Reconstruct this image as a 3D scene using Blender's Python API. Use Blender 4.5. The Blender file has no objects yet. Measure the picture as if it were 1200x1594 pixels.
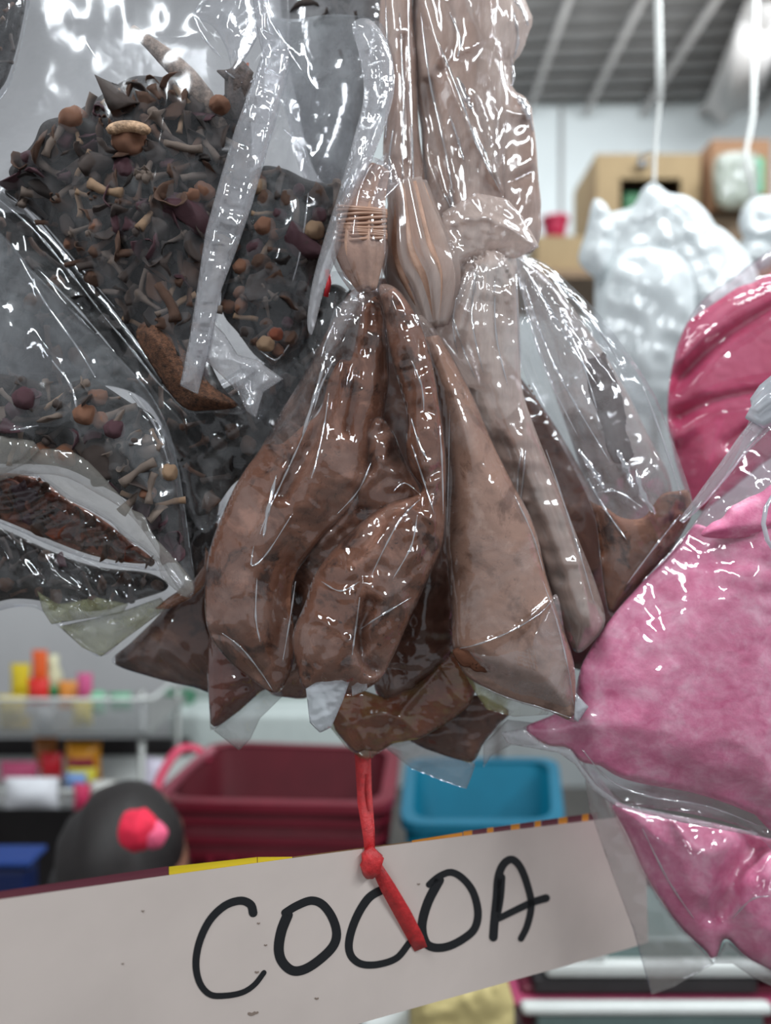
import bpy, bmesh, math, random
import numpy as np
from mathutils import Vector, Matrix, Euler

# ------------------------------------------------------------------ camera
F = 1197.0                      # focal length in pixels of the 1200 x 1594 frame
CX, CY, CZ = 600.0, 797.0, 1.5  # principal point, camera height
scene = bpy.context.scene
COL = scene.collection
cam_d = bpy.data.cameras.new('camera')
cam = bpy.data.objects.new('camera', cam_d); COL.objects.link(cam)
cam.location = (0, 0, CZ); cam.rotation_euler = (math.radians(90), 0, 0)
cam_d.sensor_fit = 'VERTICAL'; cam_d.sensor_height = 36.0; cam_d.lens = 36.0 * F / 1594.0
cam_d.clip_start = 0.01; cam_d.clip_end = 60
cam_d.dof.use_dof = True; cam_d.dof.focus_distance = 0.415; cam_d.dof.aperture_fstop = 3.7
scene.camera = cam
# ------------------------------------------------------------------ world, lamps, exposure
w = bpy.data.worlds.new('hall_light'); scene.world = w; w.use_nodes = True
bg = w.node_tree.nodes['Background']; bg.inputs[0].default_value = (0.93, 0.96, 1.0, 1); bg.inputs[1].default_value = 0.42
scene.view_settings.view_transform = 'Standard'; scene.view_settings.look = 'None'
scene.view_settings.gamma = 1.0; scene.view_settings.use_curve_mapping = False
scene.view_settings.exposure = 0.0
scene.cycles.transparent_max_bounces = 40
scene.cycles.max_bounces = 8; scene.cycles.glossy_bounces = 3; scene.cycles.caustics_reflective = False
LAMPS = [  # x, y, z, length, width, power, rot_z, aim point
    (0.75, 0.95, 2.75, 1.2, 0.10, 30, 0, (0, 0.45, 1.5)),
    (-0.55, -0.25, 2.75, 1.2, 0.12, 22, 90, (0, 0.45, 1.5)),
    (1.5, -0.3, 2.6, 1.2, 0.12, 22, 60, (0, 0.45, 1.5)),
    (0.9, 3.0, 3.45, 2.4, 0.16, 22, 0, (0.9, 4.2, 2.6)),  # fill lamp, placed and aimed to brighten the back wall
    (1.3, 1.7, 3.4, 1.2, 0.12, 26, 0, (0.9, 3.0, 2.3)),  # unseen fill lamp, added to brighten the fronts of the boxes
    (-0.9, 1.2, 2.9, 1.2, 0.12, 5, 0, (-0.8, 1.7, 1.0)),
]
def area_lamp(i, x, y, z, L, W, P, rz, aim):
    ld = bpy.data.lights.new('tube_and_fill_light_%d' % i, 'AREA'); ld.shape = 'RECTANGLE'
    ld.size = L; ld.size_y = W; ld.energy = P; ld.color = (0.93, 0.98, 1.0)
    o = bpy.data.objects.new('tube_and_fill_light', ld); COL.objects.link(o)
    o.location = (x, y, z)
    dirv = (Vector(aim) - Vector((x, y, z))).normalized()
    xax = Vector((math.cos(math.radians(rz)), math.sin(math.radians(rz)), 0))
    zax = -dirv; yax = zax.cross(xax).normalized(); xax = yax.cross(zax).normalized()
    o.rotation_euler = Matrix((xax, yax, zax)).transposed().to_euler()
for i, a in enumerate(LAMPS): area_lamp(i, *a)

rnd = random.Random(7)
# ------------------------------------------------------------------ helpers
def P(px, py, d):
    return Vector(((px - CX) / F * d, d, CZ + (CY - py) / F * d))
def tag(o, label=None, cat=None, group=None, kind=None):
    if label: o['label'] = label
    if cat: o['category'] = cat
    if group: o['group'] = group
    if kind: o['kind'] = kind
    return o
def thing(name, label, cat, loc, group=None):
    o = bpy.data.objects.new(name, None); COL.objects.link(o); o.location = loc
    o.empty_display_size = 0.02
    return tag(o, label, cat, group)
def origin(o):
    v = Vector((0, 0, 0))
    while o is not None:
        v += o.location; o = o.parent
    return v
def mk(name, verts, faces, mat, parent=None, smooth=True, loc=None, mats=None, fmat=None):
    """verts in world metres -> one mesh object; its origin is its parent's or loc"""
    V = np.asarray(verts, dtype=np.float64)
    if parent is not None: off = origin(parent)
    elif loc is not None: off = Vector(loc)
    else: off = Vector(V.mean(axis=0))
    V = V - np.array(off)
    me = bpy.data.meshes.new(name)
    me.from_pydata(V.tolist(), [], [tuple(int(i) for i in f) for f in faces])
    if smooth: me.polygons.foreach_set('use_smooth', [True] * len(me.polygons))
    for m in (mats or [mat]): me.materials.append(m)
    if fmat is not None: me.polygons.foreach_set('material_index', fmat)
    me.update()
    o = bpy.data.objects.new(name, me); COL.objects.link(o)
    if parent is not None: o.parent = parent
    else: o.location = off
    return o
def bx(x0, x1, y0, y1, z0, z1):
    v = [(x, y, z) for z in (z0, z1) for y in (y0, y1) for x in (x0, x1)]
    f = [(0,2,3,1), (4,5,7,6), (0,1,5,4), (1,3,7,5), (3,2,6,7), (2,0,4,6)]
    return v, f
def join(*parts):
    V, Fc = [], []
    for v, f in parts:
        b = len(V); V += [tuple(p) for p in v]; Fc += [tuple(i + b for i in q) for q in f]
    return V, Fc
def bevel(o, w=0.004, seg=2):
    m = o.modifiers.new('bevel', 'BEVEL'); m.width = w; m.segments = seg; m.limit_method = 'ANGLE'
    return o
def spline(pts, n=8, closed=False):
    """Catmull-Rom through points (any dimension)"""
    p = np.asarray(pts, float); out = []
    N = len(p)
    rng = range(N) if closed else range(N - 1)
    for i in rng:
        p0 = p[(i - 1) % N] if closed or i > 0 else p[0]
        p1 = p[i]; p2 = p[(i + 1) % N]
        p3 = p[(i + 2) % N] if closed or i + 2 < N else p[-1]
        for k in range(n):
            t = k / n
            out.append(0.5 * ((2 * p1) + (-p0 + p2) * t + (2 * p0 - 5 * p1 + 4 * p2 - p3) * t * t + (-p0 + 3 * p1 - 3 * p2 + p3) * t ** 3))
    if not closed: out.append(p[-1])
    return np.array(out)
def tube(path, rad, nseg=8, squash=1.0, pleat=0, pamp=0.0, seed=0):
    """tube along 3-D points; rad scalar or list"""
    P3 = [Vector(q) for q in path]; n = len(P3)
    if not hasattr(rad, '__len__'): rad = [rad] * n
    V, Fc = [], []
    up = None
    for i in range(n):
        t = (P3[min(i + 1, n - 1)] - P3[max(i - 1, 0)]).normalized()
        if up is None:
            up = Vector((0, -1, 0)) if abs(t.y) < 0.9 else Vector((1, 0, 0))
        s = t.cross(up).normalized(); up = s.cross(t).normalized()
        for k in range(nseg):
            a = 2 * math.pi * k / nseg
            r = rad[i]
            if pleat: r *= 1 + pamp * math.sin(pleat * a + seed) + pamp * 0.6 * math.sin((pleat * 2 + 1) * a + seed * 2.3 + i * 0.15)
            V.append(P3[i] + s * (math.cos(a) * r) + up * (math.sin(a) * r * squash))
    for i in range(n - 1):
        for k in range(nseg):
            k2 = (k + 1) % nseg
            Fc.append((i * nseg + k, i * nseg + k2, (i + 1) * nseg + k2, (i + 1) * nseg + k))
    Fc.append(tuple(range(nseg))[::-1]); Fc.append(tuple((n - 1) * nseg + k for k in range(nseg)))
    return V, Fc
def ribbon(path, width, thick=0.0006, wdir=None):
    """flat strip along 3-D points, width in metres (list or number), width direction in x/z plane across the path"""
    P3 = [Vector(q) for q in path]; n = len(P3)
    if not hasattr(width, '__len__'): width = [width] * n
    V, Fc = [], []
    for i in range(n):
        t = (P3[min(i + 1, n - 1)] - P3[max(i - 1, 0)]).normalized()
        yv = Vector((0, 1, 0)) if wdir is None else wdir
        s = t.cross(yv).normalized(); nn = s.cross(t).normalized()
        for a, b in ((-1, -1), (1, -1), (1, 1), (-1, 1)):
            V.append(P3[i] + s * (a * width[i] / 2) + nn * (b * thick / 2))
    for i in range(n - 1):
        for k in range(4):
            k2 = (k + 1) % 4
            Fc.append((i * 4 + k, i * 4 + k2, (i + 1) * 4 + k2, (i + 1) * 4 + k))
    Fc.append((3, 2, 1, 0)); Fc.append(tuple((n - 1) * 4 + k for k in range(4)))
    return V, Fc
# ---- noise in numpy
def perlin(x, y, seed=0):
    rs = np.random.RandomState(seed); ang = rs.rand(64, 64) * 2 * np.pi
    gx, gy = np.cos(ang), np.sin(ang)
    xi, yi = np.floor(x).astype(int), np.floor(y).astype(int)
    xf, yf = x - xi, y - yi
    def g(ix, iy, dx, dy): return gx[ix % 64, iy % 64] * dx + gy[ix % 64, iy % 64] * dy
    u = xf * xf * xf * (xf * (xf * 6 - 15) + 10); v = yf * yf * yf * (yf * (yf * 6 - 15) + 10)
    a = g(xi, yi, xf, yf) * (1 - u) + g(xi + 1, yi, xf - 1, yf) * u
    b = g(xi, yi + 1, xf, yf - 1) * (1 - u) + g(xi + 1, yi + 1, xf - 1, yf - 1) * u
    return (a * (1 - v) + b * v) * 1.4
def tri(t): return np.abs((t % 1.0) * 2 - 1) * 2 - 1
def crumple(x, y, seed, scale=60.0, n=5, ang=None, spread=3.14):
    """straight sharp folds like crushed cellophane, about -1..1"""
    rs = np.random.RandomState(seed); h = np.zeros_like(x)
    for k in range(n):
        a = (rs.rand() * np.pi) if ang is None else ang + (rs.rand() - .5) * spread
        lam = scale * (0.6 + rs.rand() * 1.2)
        t = (x * np.cos(a) + y * np.sin(a)) / lam + rs.rand() * 9 + perlin(x / 150.0, y / 150.0, seed + k) * 0.9
        m = np.clip(perlin(x / (scale * 1.7) + 7 * k, y / (scale * 1.7), seed + 50 + k) * 1.6 + 0.35, 0, 1)
        h += tri(t) * m / n * 1.6
    return h
def seg_dist(x, y, poly, closed=True):
    p = np.asarray(poly, float)[:, :2]; q = np.roll(p, -1, axis=0)
    if not closed: p, q = p[:-1], q[:-1]
    best = np.full(x.shape, 1e9); bx_, by_ = np.zeros_like(x), np.zeros_like(y)
    for (x0, y0), (x1, y1) in zip(p, q):
        dx, dy = x1 - x0, y1 - y0; L = dx * dx + dy * dy + 1e-9
        t = np.clip(((x - x0) * dx + (y - y0) * dy) / L, 0, 1)
        ex, ey = x0 + t * dx, y0 + t * dy
        d = np.hypot(x - ex, y - ey); m = d < best
        best = np.where(m, d, best); bx_ = np.where(m, ex, bx_); by_ = np.where(m, ey, by_)
    return best, bx_, by_
def inside(x, y, poly):
    p = np.asarray(poly, float)[:, :2]; q = np.roll(p, -1, axis=0); c = np.zeros(x.shape, bool)
    for (x0, y0), (x1, y1) in zip(p, q):
        if y0 == y1: continue
        c ^= ((y0 > y) != (y1 > y)) & (x < (x1 - x0) * (y - y0) / (y1 - y0) + x0)
    return c
# ---- an inflated bag outline; all measures in photo pixels at distance d, turned into metres when meshed
class Pillow:
    def __init__(s, outline, d, T=30, R=90, Tb=None, creases=(), pleats=None, crum=None, tilt=(0, 0), sm=True, lump=0, seed=1, wob=0):
        s.out = spline(outline, 5, True) if sm else np.asarray(outline, float)
        s.key = np.asarray(outline, float)
        s.d, s.T, s.R, s.Tb = d, T, R, (T * 0.8 if Tb is None else Tb)
        s.creases, s.pleats, s.crum, s.tilt, s.lump, s.seed = creases, pleats, crum, tilt, lump, seed
        s.c = s.out.mean(axis=0)
        if wob:   # wavy film edge
            n = len(s.out); k = np.arange(n)
            s.out = s.out + np.stack([perlin(k / 3.0, k * 0 + .5, seed), perlin(k / 3.0, k * 0 + 9.5, seed + 1)], 1) * wob
    def dist(s, x, y): return seg_dist(x, y, s.out)[0]
    def prof(s, dd): 
        t = np.clip(dd / s.R, 0, 1); return 1 - (1 - t) ** 1.75
    def base(s, x, y, dd=None):
        if dd is None: dd = s.dist(x, y)
        h = s.T * s.prof(dd)
        for c in s.creases:
            line, wd, amp = c[0], c[1], c[2]; kind = c[3] if len(c) > 3 else 'g'
            q = seg_dist(x, y, spline(line, 5), False)[0]
            if kind == 'g': h = h + amp * np.exp(-(q / wd) ** 2)
            else: h = h + amp * np.exp(-q / wd)
        if s.lump: h = h + s.lump * perlin(x / 55.0, y / 55.0, s.seed + 3)
        if s.pleats:
            nx, ny, amp, L, k = s.pleats
            th = np.arctan2(x - nx, y - ny); r = np.hypot(x - nx, y - ny)
            pl = 1 - 2 * np.abs(perlin(th * k, r / 260.0 + 3.3, s.seed + 5)) ** 0.7
            pl2 = 1 - 2 * np.abs(perlin(th * k * 2.3, r / 160.0 + 1.3, s.seed + 8)) ** 0.7
            h = h + amp * (pl + 0.5 * pl2) * np.exp(-r / L) * np.clip(r / 25.0, 0.3, 1)
        return h * np.clip(dd / 6.0, 0, 1)
    def film_add(s, x, y, dd, fine=True):
        h = np.zeros_like(x)
        if s.crum:
            amp, sc = s.crum[0], s.crum[1]
            ang = s.crum[2] if len(s.crum) > 2 else None; sp = s.crum[3] if len(s.crum) > 3 else 3.14
            h = 2.0 * amp * (crumple(x, y, s.seed * 13 + 1, sc, 6, ang, sp) + (0.3 * crumple(x, y, s.seed * 17 + 2, sc * 0.4, 5, ang, sp) + .25 if fine else 0)) + amp * .6
        return h * np.clip(dd / 10.0, 0, 1)
    def D(s, x, y): return s.d + (s.tilt[0] * (x - s.c[0]) + s.tilt[1] * (y - s.c[1])) * s.d / F
    def surface(s, x, y, lift=0):
        """world point on the front of the bag at pixel x, y"""
        xa, ya = np.array([x], float), np.array([y], float)
        h = s.base(xa, ya)[0]; d = s.D(x, y) - (h + lift) * s.d / F
        return P(x, y, d)
    def mesh(s, name, mat, parent, step=4.0, region=None, shell=0.0, film=True, cap=40, back=True, sink=0.0, hug=True):
        """region: powder outline inside the bag; without it the whole bag skin"""
        reg = s.out if region is None else spline(region, 5, True)
        if region is not None and hug:
            dq, qx, qy = seg_dist(reg[:, 0].copy(), reg[:, 1].copy(), s.out)
            k_ = np.clip((dq - 1.2) / np.maximum(dq, .01), 0, 1) * np.clip((24 - dq) / 8, 0, 1)
            reg = reg + (np.stack([qx, qy], 1) - reg) * k_[:, None]
        x0, y0 = reg.min(axis=0) - step * 2; x1, y1 = reg.max(axis=0) + step * 2
        gx = np.arange(x0, x1, step); gy = np.arange(y0, y1, step)
        X, Y = np.meshgrid(gx, gy); ny, nx = X.shape
        dr, ex, ey = seg_dist(X, Y, reg); ins = inside(X, Y, reg)
        use = ins | (dr < step * 0.72)
        q = use[:-1, :-1] & use[1:, :-1] & use[:-1, 1:] & use[1:, 1:]
        used = np.zeros_like(use); used[:-1, :-1] |= q; used[1:, :-1] |= q; used[:-1, 1:] |= q; used[1:, 1:] |= q
        full = np.zeros_like(use)
        qq = np.zeros((ny + 1, nx + 1), bool); qq[1:-1, 1:-1] = q
        full = qq[:-1, :-1] & qq[1:, :-1] & qq[:-1, 1:] & qq[1:, 1:]
        edge = used & ~full
        X = np.where(edge, ex, X); Y = np.where(edge, ey, Y)
        if region is None:   # snap corners
            ei = np.argwhere(edge)
            if len(ei):
                for k in s.key:
                    dd_ = np.hypot(X[edge] - k[0], Y[edge] - k[1]); j = ei[dd_.argmin()]
                    if dd_.min() < step * 2.5 and s.out is not None: X[j[0], j[1]], Y[j[0], j[1]] = k[0], k[1]
        dr = np.where(edge, 0, dr)
        dd = dr if region is None else seg_dist(X, Y, s.out)[0]
        H = s.base(X, Y, dd)
        if region is not None:
            H = H + s.film_add(X, Y, dd, False) * (0.0 if sink else 0.85) - 1.2 - sink * np.clip(dr / 12, 0, 1)
            H = np.minimum(H, cap * np.sqrt(np.clip(1 - (1 - np.clip(dr / (cap * 0.9), 0, 1)) ** 2, 0, 1)))
            H = H + 1.2 * perlin(X / 9, Y / 9, s.seed) * np.clip(dr / 8, 0, 1)
        elif film: H = H + s.film_add(X, Y, dd) + shell * np.clip(dd / 5, 0, 1)
        if sink > 0: H = H + (3.2 * perlin(X / 7, Y / 7, s.seed + 9) + 3.5 * np.abs(perlin(X / 16, Y / 16, s.seed + 19))) * np.clip(dr / 8, 0, 1)
        B = s.Tb * s.prof(dd)
        if region is not None: B = np.minimum(B - 1.5, cap * np.clip(dr / cap, 0, 1))
        else: B = B + shell * np.clip(dd / 5, 0, 1)
        B = np.where(edge, 0, np.maximum(B, 0.6)); H = np.where(edge, 0, np.maximum(H, -B + 1.2) if region is not None else H)
        m = s.d / F
        Dm = s.d + (s.tilt[0] * (X - s.c[0]) + s.tilt[1] * (Y - s.c[1])) * m
        idx = -np.ones(X.shape, int); idx[used] = np.arange(used.sum())
        def W(depth): return np.stack([(X - CX) / F * depth, depth, CZ + (CY - Y) / F * depth], -1)
        Vf = W(Dm - H * m)[used]
        faces = np.stack([idx[:-1, :-1][q], idx[1:, :-1][q], idx[1:, 1:][q], idx[:-1, 1:][q]], 1)
        V = Vf; Fl = faces.tolist()
        if back:
            inner = used & ~edge
            idb = idx.copy(); idb[inner] = len(Vf) + np.arange(inner.sum())
            Vb = W(Dm)[inner] + np.stack([0 * Dm[inner], B[inner] * m, 0 * Dm[inner]], -1)
            V = np.concatenate([Vf, Vb])
            fb = np.stack([idb[:-1, :-1][q], idb[:-1, 1:][q], idb[1:, 1:][q], idb[1:, :-1][q]], 1)
            ok = np.array([set(a) != set(b) for a, b in zip(faces.tolist(), fb.tolist())]) if len(fb) else []
            Fl += fb[ok].tolist()
        return mk(name, V, Fl, mat, parent)

# ------------------------------------------------------------------ materials
def nodes(name):
    m = bpy.data.materials.new(name); m.use_nodes = True; nt = m.node_tree; nt.nodes.clear()
    return m, nt, lambda t, **k: setup(nt.nodes.new(t), k)
def setup(n, k):
    for a, b in k.items(): setattr(n, a, b)
    return n
def lin(r, g, b):
    f = lambda c: (c / 255 / 12.92) if c / 255 <= 0.04045 else ((c / 255 + 0.055) / 1.055) ** 2.4
    return (f(r), f(g), f(b), 1)
def ramp(nt, fac, stops):
    r = nt.nodes.new('ShaderNodeValToRGB'); e = r.color_ramp.elements
    while len(e) < len(stops): e.new(0.5)
    for q, (p, c) in zip(e, stops): q.position = p; q.color = c
    nt.links.new(fac, r.inputs[0]); return r.outputs[0]
def noise(nt, scale, detail=4, rough=0.6, stretch=None, dist=0.0):
    tc = nt.nodes.new('ShaderNodeTexCoord'); n = nt.nodes.new('ShaderNodeTexNoise')
    n.inputs['Scale'].default_value = scale; n.inputs['Detail'].default_value = detail; n.inputs['Roughness'].default_value = rough
    n.inputs['Distortion'].default_value = dist
    if stretch:
        mp = nt.nodes.new('ShaderNodeMapping'); mp.inputs['Scale'].default_value = stretch
        nt.links.new(tc.outputs['Object'], mp.inputs[0]); nt.links.new(mp.outputs[0], n.inputs['Vector'])
    else: nt.links.new(tc.outputs['Object'], n.inputs['Vector'])
    return n.outputs['Fac']
def plain(name, col, rough=0.5, metal=0, var=0.0, scale=40, bump=0.0, spec=0.5, trans=0, sub=0):
    m, nt, N = nodes(name); b = N('ShaderNodeBsdfPrincipled'); o = N('ShaderNodeOutputMaterial')
    nt.links.new(b.outputs[0], o.inputs[0])
    b.inputs['Roughness'].default_value = rough; b.inputs['Metallic'].default_value = metal
    b.inputs['Specular IOR Level'].default_value = spec; b.inputs['Transmission Weight'].default_value = trans
    c = lin(*col)
    f = noise(nt, scale)
    lo = tuple(max(0, v * (1 - var)) for v in c[:3]) + (1,); hi = tuple(min(1, v * (1 + var)) for v in c[:3]) + (1,)
    nt.links.new(ramp(nt, f, [(0.3, lo), (0.7, hi)]), b.inputs['Base Color'])
    if sub:
        b.inputs['Subsurface Weight'].default_value = sub; b.inputs['Subsurface Radius'].default_value = (0.008, 0.004, 0.004); b.inputs['Subsurface Scale'].default_value = 1.0
    if bump:
        bp = N('ShaderNodeBump'); bp.inputs['Strength'].default_value = bump; bp.inputs['Distance'].default_value = 0.001
        nt.links.new(noise(nt, scale * 3), bp.inputs['Height']); nt.links.new(bp.outputs[0], b.inputs['Normal'])
    return m
def film_mat(name, haze=0.06, hcol=(225, 228, 230), tint=(0.97, 0.97, 0.98), gloss=0.07, edge=0.32, rough=0.09, bump=0.35, bscale=140, patch=0.0, stretch=None, patchscale=22):
    """thin cellophane: mostly clear, mirror-like glints, a little dusty scatter"""
    m, nt, N = nodes(name); L = nt.links.new
    o = N('ShaderNodeOutputMaterial')
    tr = N('ShaderNodeBsdfTransparent'); tr.inputs[0].default_value = (*tint, 1)
    gl = N('ShaderNodeBsdfAnisotropic') if False else N('ShaderNodeBsdfGlossy'); gl.inputs['Roughness'].default_value = rough
    gl.inputs['Color'].default_value = (0.95, 0.97, 1, 1)
    df = N('ShaderNodeBsdfDiffuse'); df.inputs[0].default_value = lin(*hcol)
    tl = N('ShaderNodeBsdfTranslucent'); tl.inputs[0].default_value = lin(*hcol)
    mx = N('ShaderNodeMixShader'); mx.inputs[0].default_value = 0.4; L(df.outputs[0], mx.inputs[1]); L(tl.outputs[0], mx.inputs[2])
    # haze amount
    mh = N('ShaderNodeMapRange'); mh.inputs['From Min'].default_value = 0.45; mh.inputs['From Max'].default_value = 0.62
    mh.inputs['To Min'].default_value = haze; mh.inputs['To Max'].default_value = haze + patch
    L(noise(nt, patchscale, 5, 0.65, stretch, 0.6), mh.inputs['Value'])
    m1 = N('ShaderNodeMixShader'); L(mh.outputs[0], m1.inputs[0]); L(tr.outputs[0], m1.inputs[1]); L(mx.outputs[0], m1.inputs[2])
    lw = N('ShaderNodeLayerWeight'); lw.inputs['Blend'].default_value = 0.35
    mr = N('ShaderNodeMapRange'); mr.inputs['From Min'].default_value = 0.3; mr.inputs['From Max'].default_value = 1.0
    mr.inputs['To Min'].default_value = gloss; mr.inputs['To Max'].default_value = edge
    L(lw.outputs['Facing'], mr.inputs['Value'])
    m2 = N('ShaderNodeMixShader'); L(mr.outputs[0], m2.inputs[0]); L(m1.outputs[0], m2.inputs[1]); L(gl.outputs[0], m2.inputs[2])
    # crumple bump: cell facets + fine noise
    def crease(sc, det, dist):
        f = noise(nt, sc, det, 0.5, stretch, dist)
        q = N('ShaderNodeMath', operation='SUBTRACT'); L(f, q.inputs[0]); q.inputs[1].default_value = 0.5
        r = N('ShaderNodeMath', operation='ABSOLUTE'); L(q.outputs[0], r.inputs[0]); return r.outputs[0]
    mask = N('ShaderNodeMapRange'); mask.inputs['From Min'].default_value = 0.42; mask.inputs['From Max'].default_value = 0.62
    L(noise(nt, bscale * 0.22, 2), mask.inputs['Value'])
    mm = N('ShaderNodeMath', operation='MULTIPLY'); L(crease(bscale, 2, .3), mm.inputs[0]); L(mask.outputs[0], mm.inputs[1])
    a2 = N('ShaderNodeMath', operation='MULTIPLY_ADD'); L(crease(bscale * .33, 1, .8), a2.inputs[0]); a2.inputs[1].default_value = 2.2; L(mm.outputs[0], a2.inputs[2])
    bp = N('ShaderNodeBump'); bp.inputs['Strength'].default_value = min(1, bump * 0.8); bp.inputs['Distance'].default_value = 0.2 / bscale
    L(a2.outputs[0], bp.inputs['Height']); L(bp.outputs[0], gl.inputs['Normal'])
    L(m2.outputs[0], o.inputs[0])
    return m
def cocoa_mat(name, dark=(84, 52, 38), mid=(134, 92, 73), light=(160, 118, 98), crack=0.5):
    m, nt, N = nodes(name); L = nt.links.new; b = N('ShaderNodeBsdfPrincipled'); o = N('ShaderNodeOutputMaterial'); L(b.outputs[0], o.inputs[0])
    f = noise(nt, 45, 8, 0.62, None, 0.4)
    c1 = ramp(nt, f, [(0.36, lin(*dark)), (0.45, lin(*mid)), (0.55, lin(*mid)), (0.66, lin(*light))])
    f2 = noise(nt, 330, 6, 0.7, None, 1.2)
    c2 = ramp(nt, f2, [(0.0, (0, 0, 0, 1)), (0.34, (0.12, 0.12, 0.12, 1)), (0.42, (1, 1, 1, 1))])
    reg = ramp(nt, noise(nt, 38, 3), [(0.44, (0.12, 0.12, 0.12, 1)), (0.56, (crack, crack, crack, 1))])
    mx = N('ShaderNodeMixRGB', blend_type='MULTIPLY'); L(reg, mx.inputs[0]); L(c1, mx.inputs[1]); L(c2, mx.inputs[2])
    L(mx.outputs[0], b.inputs['Base Color']); b.inputs['Roughness'].default_value = 0.85; b.inputs['Specular IOR Level'].default_value = 0.2
    bp = N('ShaderNodeBump'); bp.inputs['Strength'].default_value = 0.35; bp.inputs['Distance'].default_value = 0.0008
    L(f2, bp.inputs['Height']); L(bp.outputs[0], b.inputs['Normal'])
    return m
M = {}
M['cocoa'] = cocoa_mat('cocoa_powder', (58,34,25), (114,75,58), (158,112,92), 0.95)
M['cocoa_deep'] = cocoa_mat('cocoa_powder_shaded', (60, 36, 28), (92, 60, 48), (118, 82, 66), 0.3)  # darker copy of the powder, shade of the rear bags in its colour
M['cocoa_pale'] = cocoa_mat('cocoa_powder_dusty', (120, 85, 68), (158, 121, 103), (184, 152, 136), 0.6)
M['film'] = film_mat('clear_film', haze=0.02, patch=0.09, gloss=0.07)
M['film_cocoa'] = film_mat('cocoa_bag_film', haze=0.03, hcol=(206, 176, 165), patch=0.26, gloss=0.09, bump=0.5, bscale=120)
M['film_clear'] = film_mat('very_clear_film', haze=0.04, patch=0.12, gloss=0.06, edge=.25, bump=0.15, bscale=90)
M['film_dust'] = film_mat('cocoa_dusted_film', haze=0.46, hcol=(218, 200, 192), patch=0.36, gloss=0.12, bump=0.25, bscale=70, stretch=(1, 1, 0.35))
M['film_milk'] = film_mat('milky_film', haze=0.30, hcol=(216, 216, 220), patch=0.22, gloss=0.10, bump=0.5, bscale=130)
M['film_seal'] = film_mat('sealed_double_film', haze=0.30, hcol=(205, 205, 210), patch=0.2, gloss=0.14, bump=0.4, bscale=90)
M['film_grey'] = film_mat('grey_film', haze=0.07, hcol=(190, 194, 198), patch=0.22, gloss=0.06, bump=0.2, bscale=120)
M['film_yellow'] = film_mat('yellowish_film', haze=0.12, hcol=(176, 176, 120), patch=0.38, patchscale=45, gloss=0.06, bump=0.4)
M['film_tail'] = film_mat('film_tail', haze=0.24, hcol=(176, 170, 166), patch=0.08, gloss=0.07, bump=0.15, bscale=50)
M['film_white'] = film_mat('white_glinting_film', haze=0.62, hcol=(222, 228, 235), patch=0.2, gloss=0.2, bump=0.5, bscale=100)
M['film_smooth'] = film_mat('smooth_hazy_film', haze=0.03, hcol=(206,208,212), patch=0.12, gloss=0.035, edge=.12, bump=0.12, bscale=60, rough=.15)
M['film_fold'] = film_mat('glint_fold_film', haze=0.16, hcol=(225, 226, 230), patch=0.25, gloss=0.35, edge=0.6, rough=0.12, bump=0.3, bscale=260, patchscale=60)  # whitish haze paints the glint along each fold
# ------------------------------------------------------------------ room
def struct(name, verts, faces, mat, smooth=False):
    o = mk(name, verts, faces, mat, smooth=smooth); o['kind'] = 'structure'; return o
M['wall'] = plain('wall_paint', (205, 212, 214), 0.8, var=0.04, scale=3)
M['wallgrey'] = plain('grey_panel', (188, 188, 190), 0.8, var=0.05, scale=4)
M['floor'] = plain('concrete_floor', (120, 116, 112), 0.7, var=0.15, scale=6)
M['slat'] = plain('galvanised_steel', (122, 120, 119), 0.55, 0.2, 0.12, 9)
M['roof'] = plain('dark_roof_sheet', (92, 104, 104), 0.8, var=0.2, scale=5)
M['beam'] = plain('pale_beam_paint', (176, 173, 172), 0.6, var=0.06, scale=5)
struct('floor', *bx(-4, 4, -2.5, 4.6, -0.1, 0), M['floor'])
struct('wall_back', *bx(-4, 4, 4.2, 4.3, 0, 4.4), M['wall'])
struct('wall_left', *bx(-1.9, -0.16, 2.3, 2.36, 0, 3.2), M['wallgrey'])
ceil = struct('ceiling', *bx(-4, 4, -2.5, 4.3, 3.98, 4.05), M['roof'])
for i in range(22):
    y = 4.12 - i * 0.125
    v, f = bx(-0.1, 2.9, y - 0.035, y + 0.035, 3.70, 3.75); v = [(a, b - 0.055 * a, c) for a, b, c in v]
    mk('ceiling_slat', v, f, M['slat'], ceil, False)
for i in range(9):
    x = 0.15 + i * 0.31
    mk('ceiling_bar', *bx(x - 0.012, x + 0.012, 1.4, 4.15, 3.64, 3.67), M['beam'], ceil, False)
# slanting beam at the upper corner and a pipe along it
v, f = tube([P(1128, 165, 4.0), P(1215, -30, 3.0)], 0.10, 4); tr = struct('trim_1', v, f, M['beam'])
v, f = tube([P(1185, 40, 3.2), P(1150, 150, 3.7)], 0.09, 10); struct('trim_2', v, f, M['beam'], True)
mk('wall_seam', *bx(0.95, 0.965, 4.185, 4.2, 2.4, 3.7), M['slat'], None, False)['kind'] = 'structure'
bpy.data.objects['wall_seam'].name = 'trim_3'
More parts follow.
